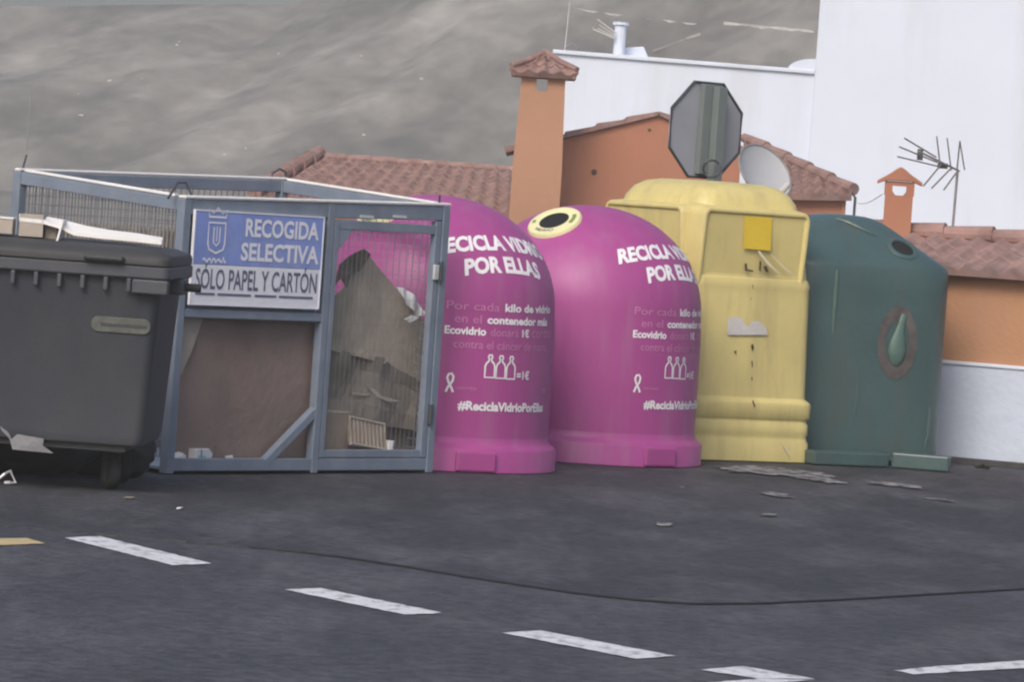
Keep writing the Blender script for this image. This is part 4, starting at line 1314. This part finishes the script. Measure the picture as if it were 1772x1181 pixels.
# ------------------------------------------------------------------ what lies in the cage
def cpoly(name, m, pxs, v, label, cat, warp=.03, tilt=0.0, thick=.006, seed=0, freq=3.0):
    P = []
    for p in pxs:
        vv = v + (p[2] if len(p) > 2 else 0)
        q = cf(p[0], p[1], vv)
        P.append(FC @ q)
    o = sheet(name, m, P, None, thick, warp, 3, freq, seed, nrm=nC)
    return tag(o, label, cat)
cpoly('cardboard_sheet', M_card1, [(300, 546), (420, 552), (548, 556), (545, 700), (541, 806), (440, 808), (288, 792), (292, 650)], .075, 'large flat brown cardboard sheet filling the lower left cage panel', 'cardboard', .02, seed=1)
cpoly('cardboard_flap', M_card5, [(304, 540), (352, 548), (330, 610), (312, 650), (300, 620)], .05, 'narrow pale cardboard flap at the top left of the lower cage panel', 'cardboard', .01, seed=2)
# tall bent piece in the doorway: two folded faces
cpoly('cardboard_piece', M_card2, [(566, 604), (574, 512), (592, 500), (604, 452), (632, 434), (736, 562), (739, 600), (738, 672), (700, 648), (640, 622)], .16, 'tall bent grey-brown cardboard panel peaking in the cage doorway', 'cardboard', .022, seed=3, freq=4)
cpoly('cardboard_flap', M_card6, [(576, 504, -.03), (586, 458), (604, 445), (632, 431), (641, 441), (626, 470), (606, 476, -.02), (600, 498, -.03), (590, 482, -.03)], .10, 'dark folded corner hanging over the tall bent cardboard panel', 'cardboard', .03, seed=4, freq=5)
cpoly('cardboard_sheet', M_card3, [(560, 600), (610, 612), (655, 618), (690, 640), (742, 668), (738, 748), (650, 735), (600, 722), (556, 716)], .13, 'dark cardboard sheet across the middle of the cage doorway', 'cardboard', .05, seed=5, freq=5)
cpoly('cardboard_strip', M_card2, [(566, 592), (600, 600), (628, 604), (672, 622), (664, 630), (620, 618), (566, 606)], .11, 'thin torn cardboard strip on top of the dark sheet', 'cardboard', .02, seed=6, freq=6)
cpoly('torn_paper', M_card5, [(634, 670), (644, 672), (660, 686), (690, 694), (672, 696), (652, 688)], .105, 'pale torn paper curl on the dark cardboard sheet', 'paper', .01, seed=7, freq=6)
cpoly('torn_paper', M_card5, [(608, 678), (640, 682), (636, 686), (610, 683)], .105, 'thin pale torn edge left of the paper curl', 'paper', .01, seed=8, freq=6)
cpoly('cardboard_sheet', M_card3, [(662, 730), (738, 746), (732, 806), (668, 806)], .2, 'dark cardboard sheet in the bottom right of the cage doorway', 'cardboard', .03, seed=9, freq=6)
# tan box with open front and pale tray
p0 = cf(553, 806, .10); p1 = cf(600, 806, .10); zt__ = cf(575, 716, .10).z
bx_ = thing('cardboard_box', 'upright tan cardboard box at the bottom of the cage doorway by the middle post', 'box', FC @ Vector((p0.x, p0.y, 0.04)), cang)
wdt = p1.x - p0.x
mb = MB(); mb.box((0, 0, 0), (wdt, .25, zt__ - .04)); mb.build('carton', M_card4, bx_, .006)
mb = MB(); mb.hexa([Vector(q) for q in ((0, -.001, zt__ - .039), (wdt, -.001, zt__ - .039), (wdt, .12, zt__ - .0), (0, .12, zt__ + .0), (0, -.001, zt__ - .033), (wdt, -.001, zt__ - .033), (wdt, .12, zt__ + .006), (0, .12, zt__ + .006))]); mb.build('top_flap', M_card5, bx_)
mb = MB(); mb.box((wdt + .004, 0.02, 0), (wdt * 2.3, .2, .10)); o = mb.build('packing_block', M_card3); o.matrix_world = frame(bx_); tag(o, 'low dark carton under the pale tray in the cage doorway', 'box')
TR = [cf(604, 722, .10), cf(664, 735, .08), cf(667, 779, .06), cf(606, 768, .06)]
tr = thing('cardboard_tray', 'pale fluted cardboard tray leaning in the bottom of the cage doorway', 'tray', FC @ TR[3], cang)
L_ = [q - TR[3] for q in TR]
mb = MB(); mb.hexa([L_[3], L_[2], L_[2] + Vector((0, .02, 0)), L_[3] + Vector((0, .02, 0)), L_[0], L_[1], L_[1] + Vector((0, .02, 0)), L_[0] + Vector((0, .02, 0))]); mb.build('tray_base', M_card4, tr)
mb = MB(); mb.tube([q + Vector((0, -.004, 0)) for q in L_], .011, 6, close=True); mb.build('tray_rim', M_card5, tr)
mb = MB()
for k in range(1, 9):
    mb.bar(L_[0].lerp(L_[1], k / 9) + Vector((0, -.004, 0)), L_[3].lerp(L_[2], k / 9) + Vector((0, -.004, 0)), .008, .008)
mb.build('fluting', M_card5, tr)
cpoly('crumpled_paper', M_paper, [(683, 496), (700, 500), (716, 512), (726, 524), (734, 545), (722, 549), (712, 538), (700, 526), (690, 512)], .12, 'crumpled white paper leaning on the right edge of the tall cardboard', 'paper', .05, seed=11, freq=12)
cpoly('paper_corner', M_paper, [(699, 553), (712, 546), (724, 549), (709, 559)], .10, 'small white paper corner below the crumpled paper', 'paper', .02, seed=12, freq=12)
def lump(name, m, px, py, v, sx_, sy_, sz_, label, cat, seed=0):
    mb = MB()
    bmesh.ops.create_icosphere(mb.b, subdivisions=3, radius=1)
    for q in mb.b.verts:
        q.co *= 1 + .38 * noise.noise(q.co * 1.9 + Vector((seed, 0, 0))) + .15 * noise.noise(q.co * 5)
        q.co = Vector((q.co.x * sx_, q.co.y * sy_, q.co.z * sz_))
    o = mb.build(name, m)
    o.location = FC @ cf(px, py, v)
    return tag(o, label, cat)
cup = cf(676, 776, .05)
ct = thing('paper_cup', 'small white paper cup beside the pale tray in the cage', 'cup', FC @ Vector((cup.x, .06, cup.z - .04)), cang)
mb = MB(); mb.rings([circ(.020, 0, 20), circ(.027, .08, 20), circ(.024, .08, 20), circ(.018, .006, 20)]); o = mb.build('cup_wall', M_paper, ct, smooth=True)
mb = MB(); mb.tube([(.027 * math.cos(a), .027 * math.sin(a), .08) for a in [2 * math.pi * k / 20 for k in range(20)]], .003, 6, close=True); mb.build('cup_lip', M_paper, ct)
ct.rotation_euler.x = 0.0
lump('crumpled_bag', M_paper, 305, 790, .07, .055, .04, .022, 'small crumpled white bag at the left foot of the cage', 'litter', 3)
# white drink carton lying on its side
p = cf(347, 795, .07)
cart = thing('drink_carton', 'white and pale blue drink carton lying at the bottom left of the cage', 'carton', FC @ Vector((p.x, p.y, .075)), cang + .25)
mb = MB(); mb.prism([(-.10, -.03, 0), (.04, -.03, 0), (.11, -.03, .015), (.04, -.03, .06), (-.10, -.03, .06)], (0, .06, 0)); mb.build('carton_body', M_paper, cart, .004)
M_cy = mat('pale_cyan_print', (.36, .52, .55), .6)
mb = MB(); mb.box((-.09, -.033, .005), (.0, -.0305, .024)); mb.build('printed_band', M_cy, cart)
mb = MB(); mb.box((-.055, -.0335, .0), (-.047, -.0303, .058)); mb.build('seam_band', M_signdark, cart)
cpoly('cardboard_corner', M_card2, [(362, 778), (376, 764), (382, 768), (384, 790), (370, 788)], .09, 'small upright grey cardboard corner behind the drink carton', 'cardboard', .01, seed=14)
cpoly('paper_scrap', M_paper, [(388, 790), (400, 788), (402, 796), (394, 804)], .05, 'small white scrap to the right of the drink carton', 'paper', .02, seed=15)
# pale slatted sheet standing behind the left side mesh
mb = MB()
for k in range(34):
    v = .12 + (DEP - .3) * k / 33
    zz = 1.36 + .02 * noise.noise(Vector((k * .3, 1, 0)))
    a = FC @ Vector((.10, v, .3)); c = FC @ Vector((.10, v, zz))
    mb.bar(a, c, .012, .016)
d0 = FC @ Vector((.12, .1, .3)); d1 = FC @ Vector((.12, DEP - .15, .3)); d2 = FC @ Vector((.12, DEP - .15, 1.34)); d3 = FC @ Vector((.12, .1, 1.35))
mb.poly([d0, d1, d2, d3])
o = mb.build('fluted_sheet', M_card5); tag(o, 'pale fluted sheet standing inside the left side of the cage', 'cardboard')

# ================================================================== GREY WHEELED BIN
bo = gp(44, 850) + Vector((0, 0.52, 0)); bo.z = 0.012
bn = thing('wheeled_bin', 'dark grey four-wheeled rubbish bin cut off by the left photo edge', 'rubbish bin', bo, R(-2))
mb = MB()
mb.rings([rrect(.585, .42, .06, .25), rrect(.60, .44, .06, .30), rrect(.645, .49, .06, 1.12), rrect(.655, .50, .06, 1.135)])
bb = mb.build('body', M_bin, bn, .004, smooth=True)
mb = MB()
mb.rings([rrect(.69, .53, .05, 1.12), rrect(.695, .535, .05, 1.13), rrect(.695, .535, .05, 1.185), rrect(.665, .51, .05, 1.195)])
for k in range(11):
    x = -.6 + .12 * k
    mb.box((x - .012, -.532, 1.05), (x + .012, -.505, 1.12))
mb.build('rim', M_bin, bn, .006)
mb = MB()
mb.rings([rrect(.69, .545, .06, 1.19), rrect(.69, .545, .06, 1.225), rrect(.685, .53, .07, 1.245), rrect(.62, .46, .1, 1.270), rrect(.40, .25, .1, 1.290), rrect(.1, .1, .05, 1.295)])
lid = mb.build('lid', M_lid, bn, .004, smooth=True)
for x in (-.45, .35):
    mb = MB(); mb.tube([(x - .1, -.53, 1.21), (x - .09, -.575, 1.215), (x + .09, -.575, 1.215), (x + .1, -.53, 1.21)], .014, 8); mb.build('lid_handle', M_lid, lid)
for sgn in (-1, 1):
    mb = MB(); mb.box((sgn * .66 - .06, -.11, 1.04), (sgn * .66 + .06, .11, 1.12)); tr_ = mb.build('side_bracket', M_bin, bn, .008)
    mb = MB(); mb.tube([(sgn * .70, -.02, 1.08), (sgn * .80, -.02, 1.08)], .022, 12); mb.build('trunnion', M_rubber, tr_)
mb = MB(); mb.box((.50, -.56, 1.045), (.685, -.49, 1.118)); mb.build('corner_lug', M_bin, bn, .008)
# worn plate with a dark slot on the front
FB = frame(bn).inverted(); nB = frame(bn).to_3x3() @ Vector((0, -1, 0))
pb0 = FB @ hit(157, 578, bo + nB * .47, nB); pb1 = FB @ hit(262, 549, bo + nB * .47, nB)
mb = MB(); mb.rings([[Vector((v.x + (pb0.x + pb1.x) / 2, -.476 + v.z, v.y + (pb0.z + pb1.z) / 2)) for v in rrect((pb1.x - pb0.x) / 2, .040, .035, zz)] for zz in (.05, .0, -.006)])
bd = mb.build('plate', M_badge, bn, .004)
mb = MB(); zc2 = (pb0.z + pb1.z) / 2; mb.box((pb0.x + .05, -.4855, zc2 - .006), (pb1.x - .02, -.4815, zc2 + .008)); mb.build('slot', M_lid, bd)
# wheels
for x in (-.47, .40):
    for y in (-.10, .32):
        mb = MB(); mb.box((x - .05, y - .06, .19), (x + .05, y + .06, .27)); fk = mb.build('castor', M_lid, bn, .006)
        Mw = Matrix.Translation((x, y, .10)) @ Matrix.Rotation(R(25), 4, 'Z') @ Matrix.Rotation(R(90), 4, 'Y')
        mb = MB(); mb.rings([[Mw @ v for v in circ(r_, z_, 28)] for r_, z_ in ((.05, -.03), (.09, -.028), (.10, -.015), (.10, .015), (.09, .028), (.05, .03))]); mb.build('tyre', M_rubber, fk, smooth=True)
        mb = MB(); mb.box((-.10, -.035, -.04), (.06, .035, -.034), Mw); mb.box((-.10, -.035, .034), (.06, .035, .04), Mw); mb.build('fork', M_lid, fk)
mb = MB(); mb.box((-.50, -.38, .215), (.50, .38, .252)); mb.build('underframe', M_lid, bn)
# bent pale foot pedal at the left
def bq(px, py, n=.50): return FB @ hit(px, py, bo + nB * n, nB)
P = [bq(0, 738), bq(14, 748), bq(20, 760), bq(30, 752), bq(76, 760), bq(74, 772), bq(92, 785), bq(60, 782), bq(22, 778), bq(16, 758), bq(4, 746)]
pd = sheet('foot_pedal', M_wire, P, bn, .012, .02, 2, 8, 3); pd['label'] = 'bent pale foot pedal bar'
# things lying on the lid
def lidp(px, py, dz=0.0): return hit(px, py, bo + nB * .30, nB)
p = lidp(66, 398)
bx2 = thing('small_carton', 'small open carton with tan side lying on the grey bin lid', 'box', lidp(32, 408), R(-2))
h_ = .115
mb = MB(); mb.box((0, 0, 0), (.125, .006, h_)); mb.box((0, .13, 0), (.125, .136, h_)); mb.box((0, .006, 0), (.006, .13, h_)); mb.box((.006, .006, h_ - .006), (.125, .13, h_)); mb.build('carton_side', M_card5, bx2)
mb = MB(); mb.hexa([Vector(q) for q in ((.127, 0, -.03), (.21, -.03, -.045), (.21, .10, -.045), (.127, .13, -.03), (.127, 0, -.024), (.21, -.03, -.036), (.21, .10, -.036), (.127, .13, -.024))])
mb.hexa([Vector(q) for q in ((.195, -.03, -.04), (.205, -.03, -.04), (.205, .10, -.04), (.195, .10, -.04), (.225, -.03, .10), (.235, -.03, .10), (.235, .10, .10), (.225, .10, .10))])
mb.build('carton_flap', M_polys, bx2)
mb = MB(); mb.box((0.01, .02, .002), (.12, .12, h_ - .01)); mb.box((.127, .05, -.02), (.19, .12, .08)); mb.build('carton_inside', M_card3, bx2)
wd0 = lidp(-60, 400); 
bk_ = thing('timber_block', 'tan timber block on the grey bin lid at the photo edge', 'block', wd0, R(-2))
mb = MB(); mb.box((0, 0, 0), (.245, .10, .075)); mb.build('block', M_card5, bk_, .004)
mb = MB(); mb.box((-.002, -.004, .077), (.247, .104, .088)); mb.build('pale_top', M_polys, bk_, .003)
# white curved strip along the back of the lid
mb = MB()
px_top = [(33, 370), (70, 373), (104, 379), (150, 391), (190, 398), (240, 404), (282, 411)]
px_bot = [(34, 376), (72, 380), (106, 390), (128, 401), (170, 406), (225, 411), (280, 417)]
rg = []
for (a, b), (c, d) in zip(px_top, px_bot):
    q0 = hit(a, b, bo + nB * .22, nB); q1 = hit(c, d, bo + nB * .30, nB)
    rg.append([q0, q1, q1 - Vector((0, 0, .02)), q0 - Vector((0, -.006, .03))])
mb.rings(rg)
tag(mb.build('white_strip', M_polys), 'long curved white strip along the top of the grey bin', 'sheet')
# twisted bit of metal on the ground at the left edge
p = gp(10, 838, .014)
mb = MB(); mb.tube([(-.06, 0, .005), (-.01, .02, .05), (.02, -.01, .07), (.05, .0, .01), (.0, -.03, .008), (.03, -.05, .012)], .008, 8)
o = mb.build('metal_offcut', M_galv); o.location = p; tag(o, 'small twisted metal offcut on the ground by the left edge', 'litter')
# far thin pole on the slope
pp = on_hill(46, 262)
mb = MB(); mb.tube([(0, 0, 0), (0.02, 0, 4.0)], .03, 8); o = mb.build('slender_pole', M_wire); o.location = (pp.x, pp.y, pp.z - .3)
tag(o, 'faint slender pole on the hillside above the left cage corner', 'pole')

# dark lumps added to fill the shaded space behind the bin
for i, (px, py, sx_, sz_, lab) in enumerate(((150, 845, .30, .17, 'dark lump added in the shade under the middle of the grey bin'), (10, 842, .36, .21, 'dark lump added in the shade under the bin by the left photo edge'))):
    g = gp(px, py) + Vector((0, 1.0, 0))
    mb = MB()
    bmesh.ops.create_icosphere(mb.b, subdivisions=4, radius=1)
    for q in mb.b.verts:
        c = q.co.copy()
        k = 1 + .22 * noise.noise(c * 1.6 + Vector((i * 5, 0, 0))) + .10 * noise.noise(c * 5) + .04 * noise.noise(c * 14)
        q.co = Vector((c.x * sx_ * k, c.y * .22 * k, max(-.8, c.z) * sz_ * k + sz_ * .8))
    o = mb.build('shade_filler', M_rubber, smooth=True); o.location = (g.x, g.y, .012)
    tag(o, lab, 'sack')
# ================================================================== HAZE
mb = MB(); mb.box((-170, -70, -2.0), (170, 420, 34))
hz_ = mb.build('haze', M_pale)
hm = bpy.data.materials.new('pale_haze'); hm.use_nodes = True
t = hm.node_tree
t.nodes.remove(t.nodes['Principled BSDF'])
pv_ = t.nodes.new('ShaderNodeVolumePrincipled')
pv_.inputs['Color'].default_value = (0.80, 0.81, 0.80, 1)
pv_.inputs['Density'].default_value = 0.0018
t.links.new(pv_.outputs[0], t.nodes['Material Output'].inputs['Volume'])
hz_.data.materials[0] = hm
tag(hz_, kind='stuff')
